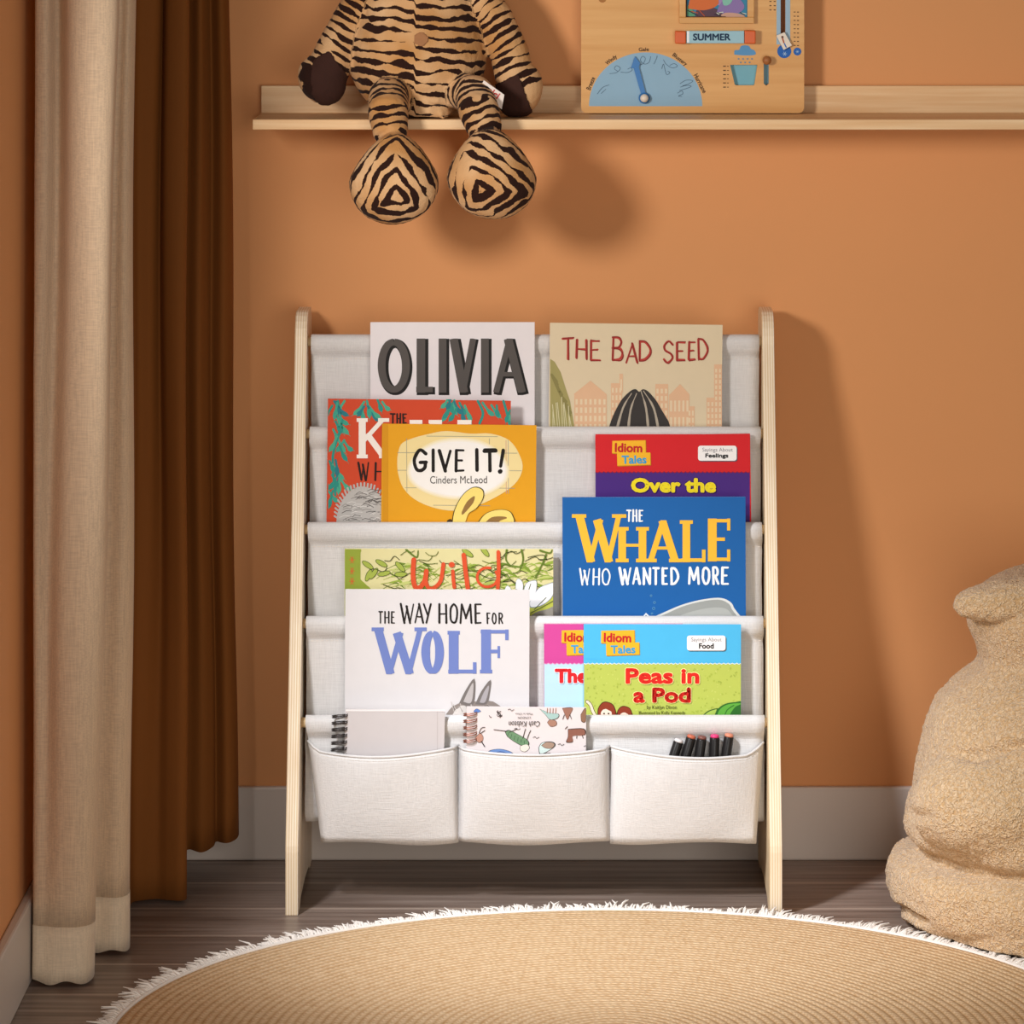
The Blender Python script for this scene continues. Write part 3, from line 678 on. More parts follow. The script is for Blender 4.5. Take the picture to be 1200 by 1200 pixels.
def d_whale(a):
    y_ = '#f0b93a'
    for ch, bx_ in (('W', (674.5, 602.5, 729.7, 659)), ('H', (725, 617.5, 757, 658.8)), ('A', (758, 609.6, 795.5, 658.8)), ('L', (797, 609.6, 826.6, 658.8)), ('E', (830, 607.6, 855.8, 657.8))):
        a.letter(ch, bx_, 9.4 if ch in 'WAE' else 8.2, y_, 3, serif=7.6 if ch != 'W' else 8.4, hw=5)
    for x, yy in ((855, 607.6), (855, 657.8)): a.rect(852, min(yy, yy), 855.8, yy + (14 if yy < 630 else -14), y_, 3) if True else None
    a.rect(822.6, 644, 826.8, 658.8, y_, 3)
    rr = random.Random(11); wt = '#eef1f2'
    a.word('THE', row([(734, 740), (741, 747), (748.5, 754)], 597, 611.6), 2.0, wt, 3, caps='round', jit=.3, rr=rr)
    a.word('WHO', row([(678.5, 692), (694.5, 703), (705, 715.3)], 665.6, 686), 1.9, wt, 3, caps='round', jit=.3, rr=rr)
    a.word('WANTED', row([(724.6, 740), (740.5, 751), (753, 763), (764, 773.5), (775.5, 783), (785.5, 796)], 664.4, 685.6), 2.9, wt, 3, caps='round', jit=.3, rr=rr)
    a.word('MORE', row([(806, 820), (822, 832.5), (834.5, 843), (845, 854.4)], 663.6, 685.4), 2.9, wt, 3, caps='round', jit=.3, rr=rr)
    a.blob([(752, 732), (764, 724), (778, 717.5), (798, 709), (820, 703), (842, 700.4), (854, 704), (860, 712), (862, 732)], '#d9dad6', 4)
    a.blob([(756, 732), (768, 724.6), (782, 718.5), (800, 710.6), (821, 705), (841, 702.6), (852, 706), (857, 713), (859, 732)], '#9ea09b', 5)
    a.blob([(780, 732), (800, 720), (826, 713), (846, 712), (856, 718), (857, 732)], '#b1b3ae', 6)
    a.poly([(752, 723.6), (757, 718), (763, 723.6)], '#e8ecee', 4); a.poly([(754.6, 723.6), (757, 720.4), (760, 723.6)], '#3a3f4a', 5)
    for x, y, r in ((763, 698, 1.4), (767, 706, 1.6), (766, 713, 1.8), (764, 719, 1.3)): a.ell(x, y, r, r, '#5f97bd', 2, 10); a.ell(x, y, r - .6, r - .6, '#225f93', 3, 10)
def d_wild(a):
    a.rect(404, 640, 422.5, 740, '#92a13c', 2); a.blob([(415, 643), (423, 643.6), (422, 650), (420.6, 660), (421, 676), (428, 684), (434, 691), (415, 692)], '#92a13c', 2)
    rr = random.Random(4)
    for k, yy in enumerate((656, 669, 681)):
        for j in range(6):
            t = j * PI / 3; a.stroke([(412.5, yy), (412.5 + 3 * math.cos(t), yy + 4.2 * math.sin(t))], .9, '#cf6a35', 4)
    gs = ['#7d9433', '#93a844', '#6c8530', '#a9b85a', '#c3c979']
    for k in range(120):
        x = rr.uniform(440, 646); y = rr.uniform(668 - (x - 440) * .02, 700); l = rr.uniform(14, 34); an = rr.uniform(-.5, .5) + (PI if x > 560 else 0) * 0
        a.stroke([(x, y), (x + l * .5, y - rr.uniform(2, 9)), (x + l, y + rr.uniform(-10, 6))], [.6, rr.uniform(1.5, 4), .4], rr.choice(gs), 2 + k % 3, smooth=3)
    for cx, cy, an in ((431, 662, .6), (438, 672, 2.2), (447, 660, .5), (450, 672, -.2), (469, 664, .8), (470, 673, 0), (432, 674, 2.0), (548, 648, .6), (568, 646, .9)):
        a.ell(cx, cy, 8, 3.2, '#4c5c22', 5, 14, an); a.ell(cx, cy, 7.2, 2.5, '#a3b14d', 6, 14, an)
    for k in range(34):
        x = rr.uniform(425, 646); y = rr.uniform(646, 688); q = [(x, y)]
        for j in range(3): q.append((q[-1][0] + rr.uniform(2, 13), q[-1][1] + rr.uniform(-7, 7)))
        a.stroke(q, .8, rr.choice(['#3f4a1e', '#5c6b26', '#2e3618']), 7, smooth=4)
    for p in ([(594, 643), (593, 656), (600, 664)], [(611, 643), (613, 656), (609, 668)], [(633, 645), (644, 648), (647, 644)], [(640, 650), (637, 661), (645, 662)], [(628, 676), (634, 664), (640, 650)], [(476, 644), (488, 653), (490, 645)]):
        a.stroke(p, [2.6, 1.2], '#64792c', 7, smooth=4)
    a.blob([(600, 740), (604, 716), (622, 712), (640, 706), (650, 700), (650, 740)], '#b5b94e', 8); a.blob([(618, 740), (624, 720), (640, 714), (652, 712), (652, 740)], '#8d887e', 9)
    for P in ([(620, 706), (630, 690), (642, 684), (650, 683), (648, 698), (636, 709), (622, 712)], [(612, 700), (616, 684), (624, 680), (629, 681), (628, 694), (620, 706)], [(604, 690), (605, 680), (609, 678), (613, 684), (612, 692)], [(590, 694), (594, 686), (599, 690), (597, 697)]):
        a.blob(P, '#8d97a0', 10); cx = sum(p[0] for p in P) / len(P); cy = sum(p[1] for p in P) / len(P)
        a.blob([(cx + (x - cx) * .93, cy + (y - cy) * .93) for x, y in P], '#eeedf0', 11)
    for p in ([(622, 718), (634, 712), (650, 703)], [(626, 714), (640, 700)], [(618, 696), (622, 684)]): a.stroke(p, .9, '#55603a', 12)
    r_ = '#d9532f'
    def z(x, y): return (x / 4.615 + 400, y / 4.615 + 630)
    for p, w_ in (([(392, 118), (388, 200), (398, 262), (425, 268), (452, 230), (460, 180)], 5.6), ([(460, 180), (458, 240), (475, 272), (505, 268), (538, 230), (552, 142)], 4.6), ([(603, 180), (606, 225), (611, 268)], 4.2), ([(662, 92), (672, 180), (684, 272)], 5.2), ([(849, 76), (851, 180), (846, 272)], 4.4)):
        a.stroke([z(*q) for q in p], w_, r_, 14, smooth=4)
    a.ell(*z(597, 145), 3.6, 3.2, r_, 14, 14)
    a.stroke([z(790 + 56 * math.cos(t), 213 + 52 * math.sin(t)) for t in [i * PI / 9 - .6 for i in range(17)]], 3.2, r_, 14)
def d_wolf(a):
    rr = random.Random(8); k_ = '#262220'
    a.word('THE', row([(443, 449), (450.5, 456.5), (458, 463)], 716, 730.6), 1.7, k_, 3, caps='round', jit=.25, rr=rr)
    a.word('WAY', row([(468.7, 485.5), (485.5, 497), (495.5, 506)], 706.6, 731), 2.2, k_, 3, caps='round', jit=.3, rr=rr)
    a.word('HOME', row([(513.5, 524), (526.5, 537), (538.5, 553.5), (556, 564.8)], 707, 731), 2.3, k_, 3, caps='round', jit=.3, rr=rr)
    a.word('FOR', row([(569.8, 574.6), (576.2, 582), (584, 589.6)], 717.6, 731.4), 1.7, k_, 3, caps='round', jit=.25, rr=rr)
    b_ = '#6f80bd'
    for ch, bx_ in (('W', (438.5, 735.2, 497, 790)), ('O', (493.6, 739.2, 520.4, 789.4)), ('L', (522.6, 739.2, 558.4, 789.4)), ('F', (560.6, 737.6, 596, 789))):
        a.letter(ch, bx_, 10.5 if ch != 'W' else 9.6, b_, 3, serif=7.2, hw=5.2)
    a.rect(592, 737.6, 596, 750, b_, 3); a.rect(554.2, 776, 558.4, 789.4, b_, 3); a.rect(583, 757, 586, 771, b_, 3)
    for P, c in (([(522, 838), (529, 829), (538, 824), (547, 820), (558, 822), (578, 822), (590, 838)], '#8f847d'), ([(538, 824), (546, 808), (556, 795), (556.6, 814), (553, 827)], '#77706c'), ([(543, 822), (549, 809), (554.6, 800), (554, 816), (551, 824)], '#b9b2b0'), ([(557, 825), (564, 810), (575, 796.4), (574, 812), (570, 825)], '#77706c'), ([(562, 823), (567, 811), (573, 803), (571.6, 814), (568, 823)], '#aaa4a6')):
        a.blob(P, c, 4 if c in ('#8f847d',) else (5 if c == '#77706c' else 6), 3)
    a.blob([(530, 838), (536, 829), (545, 827), (552, 838)], '#d9d2cc', 7)
    for k in range(26):
        x = rr.uniform(528, 575); a.stroke([(x, rr.uniform(822, 832)), (x + 3, rr.uniform(826, 836))], .7, rr.choice(['#5f5753', '#a59b95', '#c4bbb5']), 7)
book('white picture book with big dark grey block capitals on the top tier', 434, 626.5, 377.8, 377.8, 1, .016, '#e6e0e2', d_olivia, G)
book('beige picture book with red scratchy capitals and a striped seed on the top tier', 644.5, 846.8, 378.4, 381, 1, .0165, '#dccbab', d_seed, G)
book('orange-red picture book with teal leaves, half hidden behind the yellow book', 384.3, 598.7, 467.5, 470, 2, .0192, '#cc4a2c', d_koala, G)
book('yellow picture book with a cream patch and long yellow ears, second tier left', 447.8, 628.8, 496.8, 498.6, 2, .0136, '#e2a021', d_give, G, .0038, hard=False)
book('red and purple picture book standing behind the blue book on the right', 697.5, 879, 511, 508.5, 2, .0150, '#d2252b', d_red, G)
book('blue picture book with yellow slab capitals and white lettering, third tier right', 659, 873.6, 583, 582.4, 3, .0150, '#1c5fa3', d_whale, G)
book('leafy green picture book with red lower-case title, behind the white book', 403.8, 648.4, 643.2, 643.6, 3, .0150, '#dcd39c', d_wild, G)
book('white picture book with blue serif capitals and grey ears, fourth tier left', 404.6, 620.6, 690.8, 691.6, 4, .0140, '#d9d5d5', d_wolf, G, .0042)
book('pink and pale blue picture book tucked behind the light blue one', 637.5, 800, 731.4, 731.4, 4, .0192, '#cf4a97', d_pink, G)
book('light blue and lime green picture book with red title, fourth tier right', 684, 868.5, 731.6, 732.2, 4, .0138, '#4fb7e6', d_peas, G, .0038)

# ------------------------------------------------------------------ spiral notebooks in the lowest pockets
def notebook(label, x0, x1, yl, yr, y, base, draw, coil, cx0, cx1, n, thick=.0048, y0c=None):
    U = (W(x1, yr, y) - W(x0, yl, y)).normalized(); pl = Plane(W(x0, yl, y), U, (0, .005, 1)); pl.V = pl.N.cross(pl.U)
    wd = (W(x1, yr, y) - W(x0, yl, y)).length; ht = W(x0, yl, y).z - .1200
    t = thing('spiral_notebook', label, 'notebook', pl.at(wd / 2, -ht, -thick / 2), 'spiral notebooks in the lowest pockets')
    def blk(b, u0, u1, v0, v1, n0, n1, mm):
        P = [pl.at(u, v, n) for n in (n0, n1) for u, v in ((u0, v0), (u1, v0), (u1, v1), (u0, v1))]
        b.add(P, [(0, 3, 2, 1), (4, 5, 6, 7), (0, 1, 5, 4), (1, 2, 6, 5), (2, 3, 7, 6), (3, 0, 4, 7)], mm)
    b = MB(); blk(b, 0, wd, -ht, 0, -.0009, 0, ink(base)); a = Art(b, pl, (x0 + .2, yl + .2, x1 - .2, 905)); draw(a); o = b.build('front_cover', t)
    b = MB(); blk(b, .0005, wd - .0015, -ht + .001, -.0012, -thick + .001, -.0010, PAGES); b.build('page_block', t)
    b = MB(); blk(b, 0, wd, -ht, 0, -thick, -thick + .0009, ink(base)); b.build('back_cover', t)
    b = MB(); u0 = pl.uv(cx0, yl)[0]; u1 = pl.uv(cx1, yl)[0]; rc = (u1 - u0) / 2; p = []
    step = .0085
    for j in range(n):
        v = -.006 - j * step
        for off in (0, .0022):
            p = [pl.at((u0 + u1) / 2 + rc * math.cos(q), v - off - .003 * math.sin(q / 2), -.0002 + .0044 * math.sin(q)) for q in [k * 2 * PI / 14 for k in range(15)]]
            b.tube(p, .0007, coil, 6)
    b.build('spiral_binding', t, True)
    return t
ypk = y4 - .0165
notebook('plain pale grey spiral notebook in the left pocket of the lowest tier', 405, 521.6, 831.2, 834.6, y4 - .0160, '#c9c2c1', lambda a: (a.rect(512, 830, 513, 905, '#bcb3b2', 1), a.rect(405, 830, 522, 833.6, '#e9e4e3', 2)), mat('black_wire', '#4a4442', .35, metal=.6), 389.5, 407.5, 8)
def d_dogs(a):
    k_ = '#3c3230'; rr = random.Random(6)
    def z(x, y): return (500 + x / 5.4545, 810 + y / 5.4545)
    def Bl(P, c, L=3):
        P = [z(*p) for p in P]; cx = sum(p[0] for p in P) / len(P); cy = sum(p[1] for p in P) / len(P)
        a.blob([(cx + (x - cx) * 1.08, cy + (y - cy) * 1.1) for x, y in P], k_, L); a.blob(P, c, L + 1)
    def St(P, w_=.8, c=k_, L=5): a.stroke([z(*p) for p in P], w_, c, L, smooth=3)
    Bl([(505, 262), (530, 252), (580, 275), (640, 310), (648, 340), (610, 345), (560, 320), (520, 290)], '#6d8f6b')
    for k in range(6): St([(525 + k * 20, 262 + k * 11), (515 + k * 22, 290 + k * 9)], .5, '#3d5c40')
    Bl([(600, 350), (640, 340), (655, 362), (630, 385), (600, 375)], '#e9ddcf'); St([(430, 245), (470, 250), (510, 255)]); St([(615, 300), (625, 262), (632, 240)]); St([(640, 310), (655, 270), (665, 250)]); St([(530, 262), (580, 240)])
    Bl([(390, 400), (410, 378), (470, 370), (530, 385), (538, 404)], '#6f8fc4'); St([(430, 400), (470, 385), (520, 398)], .6, '#3a4f86')
    Bl([(310, 300), (340, 270), (360, 290), (355, 320), (330, 325)], '#b98a78'); St([(350, 320), (370, 352)], 1.2); St([(335, 265), (350, 235), (372, 230)]); St([(345, 268), (372, 250)])
    Bl([(725, 115), (760, 150), (790, 180), (835, 170), (840, 145), (790, 140)], '#a5c3bd'); Bl([(772, 200), (790, 182), (825, 190), (828, 215), (795, 225)], '#a97f6c')
    for k in range(4): St([(770 + k * 18, 140), (772 + k * 18, 108)], .7, '#9b6b55')
    Bl([(868, 110), (930, 108), (915, 150), (900, 178), (885, 150)], '#9c6f5e'); St([(880, 150), (870, 178)]); St([(915, 150), (925, 175)])
    Bl([(905, 245), (1000, 242), (1006, 280), (935, 285), (935, 320), (895, 322), (905, 290)], '#8d5e4f'); St([(885, 240), (900, 225)]); St([(960, 285), (958, 300)]); St([(995, 282), (1000, 300)])
    Bl([(718, 360), (740, 330), (800, 325), (820, 345), (790, 372), (730, 400)], '#cfe0da'); Bl([(735, 345), (770, 325), (815, 335), (800, 362), (760, 362)], '#a98d7a', 5); St([(720, 400), (790, 395)])
    Bl([(985, 150), (1015, 110), (1015, 190), (990, 190)], '#8d6a55'); Bl([(300, 128), (320, 112), (345, 128), (318, 136)], '#5d7fc0')
    for k in range(9): x, y = rr.uniform(365, 495), rr.uniform(112, 165); St([(x, y), (x + rr.uniform(-14, 14), y + 12), (x + rr.uniform(4, 24), y + rr.uniform(0, 18))], .7)
    for x, y in ((520, 118), (680, 295), (840, 340), (878, 398), (1005, 352), (560, 240)): St([(x, y), (x + 14, y - 5), (x + 22, y + 6), (x + 38, y - 2)], .6)
    a.text('Cath Kidston', (596, 845, 632.6, 851.4), '#2d2524', 7, .0, rot=180, shear=.25); a.text('LONDON', (607, 839.6, 621.8, 842.2), '#3d3533', 7, rot=180); a.text('Made in China', (604, 835.4, 624, 837.6), '#4d4543', 7, rot=180)
notebook('small white spiral notebook printed with dogs in the middle pocket of the lowest tier', 547, 687, 828.4, 829.6, y4 - .0163, '#dfd5d4', d_dogs, mat('copper_wire', '#a8715f', .3, metal=.7), 543.4, 559, 5)

# ------------------------------------------------------------------ marker pens
cap_black = mat('black_marker_plastic', '#1c1a1a', .35, .1, 30)
for i, (tx, ty, bx_, col, lab) in enumerate(((796.4, 865, 788.5, '#e6dfdd', 'black marker pen with a white cap end, leftmost in the right pocket'), (810.6, 862, 803, '#c1694f', 'black marker pen with a salmon cap end, beside the white-ended pen'), (823, 863, 819, '#7d4e45', 'black marker pen with a brown cap end, middle of the five pens'), (837.6, 861.4, 836.6, '#dd3f78', 'black marker pen with a bright pink cap end in the right pocket'), (854.6, 860.4, 850.4, '#d98a6e', 'black marker pen with a peach cap end, rightmost in the pocket'))):
    yb_ = y4 - .0115; A = W(tx, ty, yb_); Bq = W(bx_, 889, yb_); d = (A - Bq).normalized(); base = A - d * ((A.z - .1180) / d.z)
    if i == 0: A = A - d * .002
    t = thing('marker_pen', lab, 'marker', base, 'marker pens in the right pocket')
    b = MB(); b.tube([base, base + d * .004, A - d * .0042, A - d * .003], [.0055, .0064, .0064, .0058], cap_black, 16); b.build('barrel', t, True)
    b = MB(); b.tube([A - d * .0030, A - d * .0012, A + d * .0004, A + d * .0009], [.0056, .0058, .0050, .0032], mat('marker_end_%d' % i, col, .35), 16); b.build('cap_end', t, True)

# ------------------------------------------------------------------ soft bodies: overlapping lumps merged into one skin
def fuse(lumps, voxel, smooth_it, m, name):
    b = MB()
    for fn in lumps: fn(b)
    me = bpy.data.meshes.new(name); me.from_pydata(b.v, [], b.f); me.update()
    o = bpy.data.objects.new(name, me); COL.objects.link(o)
    r = o.modifiers.new('r', 'REMESH'); r.mode = 'VOXEL'; r.voxel_size = voxel
    s = o.modifiers.new('s', 'SMOOTH'); s.iterations = smooth_it; s.factor = .5
    dg = bpy.context.evaluated_depsgraph_get(); dg.update()
    out = bpy.data.meshes.new_from_object(o.evaluated_get(dg)); out.name = name
    bpy.data.objects.remove(o); bpy.data.meshes.remove(me)
    out.materials.clear(); out.materials.append(m)
    out.polygons.foreach_set('use_smooth', [True] * len(out.polygons)); return out
dummy = mat('lump', '#888888')
def E(c, r, M=None, p=2.0): return lambda b: b.ball(c, r, dummy, 32, 20, M, p)
def T(pts, r): return lambda b: b.tube(pts, r, dummy, 20)

# ------------------------------------------------------------------ plush tiger on the ledge
def tiger_mat():
    m = bpy.data.materials.new('striped_plush'); m.use_nodes = True; nt, N, L, bs = nodes_of(m)
    at = N.new('ShaderNodeAttribute'); at.attribute_name = 'stripe'; tc = N.new('ShaderNodeTexCoord'); ob = tc.outputs['Object']
    n1 = noise_node(nt, ob, 26, 2); n2 = noise_node(nt, ob, 38, 1); n3 = noise_node(nt, ob, 420, 2); n4 = noise_node(nt, ob, 14, 2)
    s = math_node(nt, 'ADD', at.outputs['Fac'], math_node(nt, 'MULTIPLY', math_node(nt, 'SUBTRACT', n1, .5), 1.15))
    s = math_node(nt, 'ADD', s, math_node(nt, 'MULTIPLY', math_node(nt, 'SUBTRACT', n3, .5), .16))
    tri = math_node(nt, 'ABSOLUTE', math_node(nt, 'SUBTRACT', math_node(nt, 'FRACT', s), .5))
    thr = math_node(nt, 'ADD', .300, math_node(nt, 'MULTIPLY', math_node(nt, 'SUBTRACT', n2, .50), .95))
    mask = ramp(nt, math_node(nt, 'SUBTRACT', tri, thr), -.012, .012)
    base = mixc(nt, ramp(nt, n4, .35, .65), rgb('#c08a52'), rgb('#dfb587'))
    c = mixc(nt, mask, base, rgb('#2e1a14')); L.new(c, bs.inputs['Base Color'])
    bs.inputs['Roughness'].default_value = .9; bs.inputs['Sheen Weight'].default_value = .04; bs.inputs['Specular IOR Level'].default_value = .1
    bump_to(nt, noise_node(nt, ob, 700, 2), .7, .0012); return m
def tp(px, py, y): return W(px, py, y)
TB = tp(490, 140, -.10)
tiger = thing('plush_tiger', 'striped tiger soft toy sitting on the wooden ledge with dangling feet', 'soft toy', (TB.x, -.10, SHT))
tor = tp(489, 62, -.095)
armL = [tp(438, -22, -.095), tp(414, 20, -.10), tp(394, 58, -.108), tp(380, 90, -.115)]
armR = [tp(548, -22, -.095), tp(578, 20, -.10), tp(597, 62, -.108), tp(606, 104, -.115)]
legL = [tp(468, 110, -.13), tp(455, 114, -.165), tp(455, 132, -.202), tp(458, 160, -.222)]
legR = [tp(540, 107, -.13), tp(556, 111, -.165), tp(561, 130, -.202), tp(570, 156, -.222)]
ftL, ftR = tp(462, 209, -.238), tp(576, 203, -.238)
def foot(c, tilt):
    def fn(b):
        rows = []; nu, nv = 36, 22
        for i in range(nv + 1):
            t = -PI / 2 + PI * i / nv; r_ = []
            for k in range(nu):
                a = 2 * PI * k / nu; zz = math.sin(t); ct = math.cos(t)
                wx = .058 * (1 - .30 * max(0, zz) - .02 * zz * zz) ; wy = .043 * (1 - .25 * max(0, zz))
                q = Vector((ct * math.cos(a) * wx, ct * math.sin(a) * wy - (.006 if math.sin(a) < 0 else 0) * ct, zz * .0595 - .0035 * abs(math.cos(a) * ct) ** 2))
                q.x += tilt * zz * .012
                r_.append(c + q)
            rows.append(r_)
        b.grid(rows, dummy, True)
    return fn
head = tp(488, -78, -.105)
lumps = [E(tor, (.0925, .074, .0925)), E(tor + Vector((.001, .004, .045)), (.079, .064, .085)), E(tp(492, 128, -.115), (.045, .045, .022)),
         T(armL, [.024, .0255, .027, .028]), E(armL[3] + Vector((-.004, 0, -.004)), (.0345, .028, .029), Matrix.Rotation(.9, 3, 'Y')), T(armR, [.024, .0255, .026, .026]), E(armR[3] + Vector((.004, 0, -.002)), (.029, .027, .037), Matrix.Rotation(.35, 3, 'Y')),
         T(legL, [.024, .0265, .0265, .022]), T(legR, [.024, .0265, .0265, .022]), foot(ftL, .15), foot(ftR, -.3),
         E(head, (.098, .082, .085)), E(head + Vector((0, -.07, -.02)), (.05, .035, .035)), E(head + Vector((-.075, 0, .075)), (.03, .02, .03)), E(head + Vector((.075, 0, .075)), (.03, .02, .03)),
         T([tp(500, 132, -.14), tp(520, 132, -.165), tp(515, 136, -.168)], [.012, .011, .009])]
tmesh = fuse(lumps, .0029, 6, tiger_mat(), 'body')
def seg_d(p, pts):
    best = (9, 0); acc = 0
    for a, c in zip(pts, pts[1:]):
        d = c - a; t = max(0, min(1, (p - a).dot(d) / d.length_squared)); q = (p - (a + d * t)).length
        if q < best[0]: best = (q, acc + d.length * t)
        acc += d.length
    return best
st = []
for v in tmesh.vertices:
    p = v.co
    c = [((p - ftL).length / .052, 'fl'), ((p - ftR).length / .052, 'fr'), (seg_d(p, armL)[0] / .027, 'al'), (seg_d(p, armR)[0] / .027, 'ar'), (seg_d(p, legL)[0] / .025, 'll'), (seg_d(p, legR)[0] / .025, 'lr'),
         (Vector(((p.x - tor.x) / .09, (p.y - tor.y) / .074, (p.z - tor.z - .02) / .115)).length * 1.0, 't'), ((p - head).length / .09, 'h')]
    k = min(c)[1]
    if k in ('fl', 'fr'):
        o_ = ftL + Vector((.004, 0, -.020)) if k == 'fl' else ftR + Vector((-.012, 0, -.018)); d = p - o_
        ang0 = PI / 2 if k == 'fl' else PI / 2 + .45
        m_ = max(d.x * math.cos(ang0 + q) + d.z * math.sin(ang0 + q) for q in (PI / 3, PI, -PI / 3))
        s_ = (m_ * .75 + .25 * math.hypot(d.x, d.z) + max(0, p.y - ftL.y + .02) * .8) / .0128 + .35
    elif k[0] == 'a': q = seg_d(p, armL if k == 'al' else armR); s_ = q[1] / .0122 + (p.x - (armL if k == 'al' else armR)[2].x) * (-14 if k == 'al' else 14)
    elif k[0] == 'l': q = seg_d(p, legL if k == 'll' else legR); s_ = q[1] / .0122 + abs(p.x - (legL if k == 'll' else legR)[2].x) * 22
    else:
        dx = p.x - tor.x; s_ = (p.z - tor.z) / .0142 + abs(dx) * (13 if dx < 0 else 9) * (-1 if dx < 0 else 1) * .55 + (.47 if dx > 0 else 0)
    st.append(s_)
at = tmesh.attributes.new('stripe', 'FLOAT', 'POINT'); at.data.foreach_set('value', st)
nn = [v.normal.copy() for v in tmesh.vertices]
for v, vn in zip(tmesh.vertices, nn):
    v.co += vn * (.0008 * noise.noise(v.co * 240))
    if v.co.y > SHY - .0028 and .985 < v.co.z < SHT + .0028:      # the soft body rests on the board's top and front edge
        cy_, cz_ = SHY + .004, SHT - .004; dy_, dz_ = v.co.y - cy_, v.co.z - cz_
        if dy_ < 0 and dz_ > 0:
            q = math.hypot(dy_, dz_)
            if q < .0068: v.co.y = cy_ + dy_ / q * .0068; v.co.z = cz_ + dz_ / q * .0068
        elif dy_ >= 0: v.co.z = max(v.co.z, SHT + .0028)
        else: v.co.y = min(v.co.y, SHY - .0028)
tbase = Vector(tiger.location)
def patch(name, cond, off, m, label=None):
    """a sewn-on patch: the skin's own faces lifted a little off it"""
    bm = bmesh.new(); idx = {}; nv = []
    for p in tmesh.polygons:
        if cond(p.center, p.normal):
            f = []
            for i in p.vertices:
                if i not in idx:
                    v = tmesh.vertices[i]; idx[i] = bm.verts.new(v.co + v.normal * off - tbase)
                f.append(idx[i])
            bm.faces.new(f)
    for _ in range(3): bmesh.ops.smooth_vert(bm, verts=[v for v in bm.verts if v.is_boundary], factor=.5, use_axis_x=True, use_axis_y=True, use_axis_z=True)
    me = bpy.data.meshes.new(name); bm.to_mesh(me); bm.free(); me.materials.append(m)
    me.polygons.foreach_set('use_smooth', [True] * len(me.polygons))
    o = bpy.data.objects.new(name, me); COL.objects.link(o); o.parent = tiger; solid(o, .0012, 1)
    if label: o['label'] = label
    return o
pad_m = mat('dark_brown_plush', '#3a2018', .9, .1, 60, .4, 700, sheen=.2)
def halfplane(c, ang, r):
    n = Vector((math.cos(ang), 0, math.sin(ang)))
    return lambda p, q: (Vector((p.x - c.x, (p.y - c.y) * .5, p.z - c.z))).length < r and q.y < .35
cL, cR = tp(384, 96, -.13), tp(601, 116, -.13)
def in_l(p, q):
    d = p - cL; return abs(d.x * .82 + d.z * .57) < .026 and d.length < .052 and p.x > tp(366, 0, -.12).x and q.y < .4 and (d.x * -.57 + d.z * .82) < .034 and min(p.x - tor.x, 0) < -.088
def in_r(p, q):
    d = p - cR; return d.length < .05 and (p.x < tp(609, 0, -.13).x + (tp(0, 88, -.13).z - p.z) * .35) and p.z < tp(0, 88, -.13).z + (p.x - cR.x) * .55 and q.y < .4 and p.x - tor.x > .095
patch('paw_pad', in_l, .0006, pad_m, 'dark brown paw pad'); patch('paw_pad', in_r, .0006, pad_m, 'dark brown paw pad')
bc = tp(493, 46, -.17)
patch('belly_button', lambda p, q: ((p.x - bc.x) / .0105) ** 2 + ((p.z - bc.z) / .0098) ** 2 < 1 and q.y < 0, .0004, mat('tan_plush', '#a3724c', .9, .1, 60, .4, 700), 'round tan patch')
body = bpy.data.objects.new('body', tmesh); COL.objects.link(body); body.parent = tiger
tmesh.transform(Matrix.Translation(-tbase))
b = MB(); q_ = [tp(567, 94, -.186), tp(591, 111, -.190), tp(588, 128, -.190), tp(561, 107, -.186)]
U_ = (q_[1] - q_[0]).normalized(); pl = Plane(q_[0], U_, (q_[0] - q_[3])); pl.V = (pl.N.cross(pl.U)).normalized()
cl = mat('white_label_cloth', '#e9dcd2', .8, .04, 60)
n_ = pl.N * .0006
b.add([p + n_ for p in q_] + [p - n_ for p in q_], [(0, 3, 2, 1), (4, 5, 6, 7), (0, 1, 5, 4), (1, 2, 6, 5), (2, 3, 7, 6), (3, 0, 4, 7)], cl)
a = Art(b, Plane(pl.O + pl.N * .0007, pl.U, pl.V)); a.text('nici', (570.5, 105, 586, 113), '#c1413a', 2, .4, rot=35)
o = b.build('cloth_label', tiger); o['label'] = 'white sewn-in label with red lettering'
for dx in (-.035, .035):
    b = MB(); b.ball(head + Vector((dx, -.075, .015)), .009, mat('black_eye', '#111111', .15)); b.build('eye', tiger, True)

# ------------------------------------------------------------------ weather activity board on the ledge
BY = -.040
bw = wood_mat('beech_face', '#e0ad6d', '#d29a59', 'X', .8, .45)
blue = '#8fb2c9'
brd = thing('weather_activity_board', 'wooden weather learning board leaning on the ledge with a blue wind dial', 'activity board', (.184, -.03, SHT))
def bp(px, py): return (px, py)
PB = Plane((0, BY, H), (1, 0, 0), (0, 0, 1)); PB.N = Vector((0, -1, 0))
out = []
BX0, BX1, BYT, BYB = 681, 942.4, -115, 132.6
for cx, cy, a0 in ((BX1 - 7, BYB - 7, 0), (BX0 + 7, BYB - 7, 90), (BX0 + 7, BYT + 7, 180), (BX1 - 7, BYT + 7, 270)):
    for k in range(7): t = math.radians(a0 + 15 * k); out.append((cx + 7 * math.cos(t), cy + 7 * math.sin(t)))
holes = [[(855.6, 76), (887.6, 76), (884.2, 99), (883, 100), (862.6, 100), (861, 99)], [(914.8, -90), (920.4, -90), (920.4, 46), (914.8, 46)], [(895, 74), (901, 74), (901, 98), (898, 100.6), (895, 98)]]
hcol = ['#78b0c0', '#7a4a28', '#6f9cb0']
b = MB(); loops = [out] + holes; flat = [p for l in loops for p in l]
tr = tessellate_polygon([[Vector((x, y, 0)) for x, y in l] for l in loops])
V_ = [PB.pt(*p) for p in flat]
fs = []
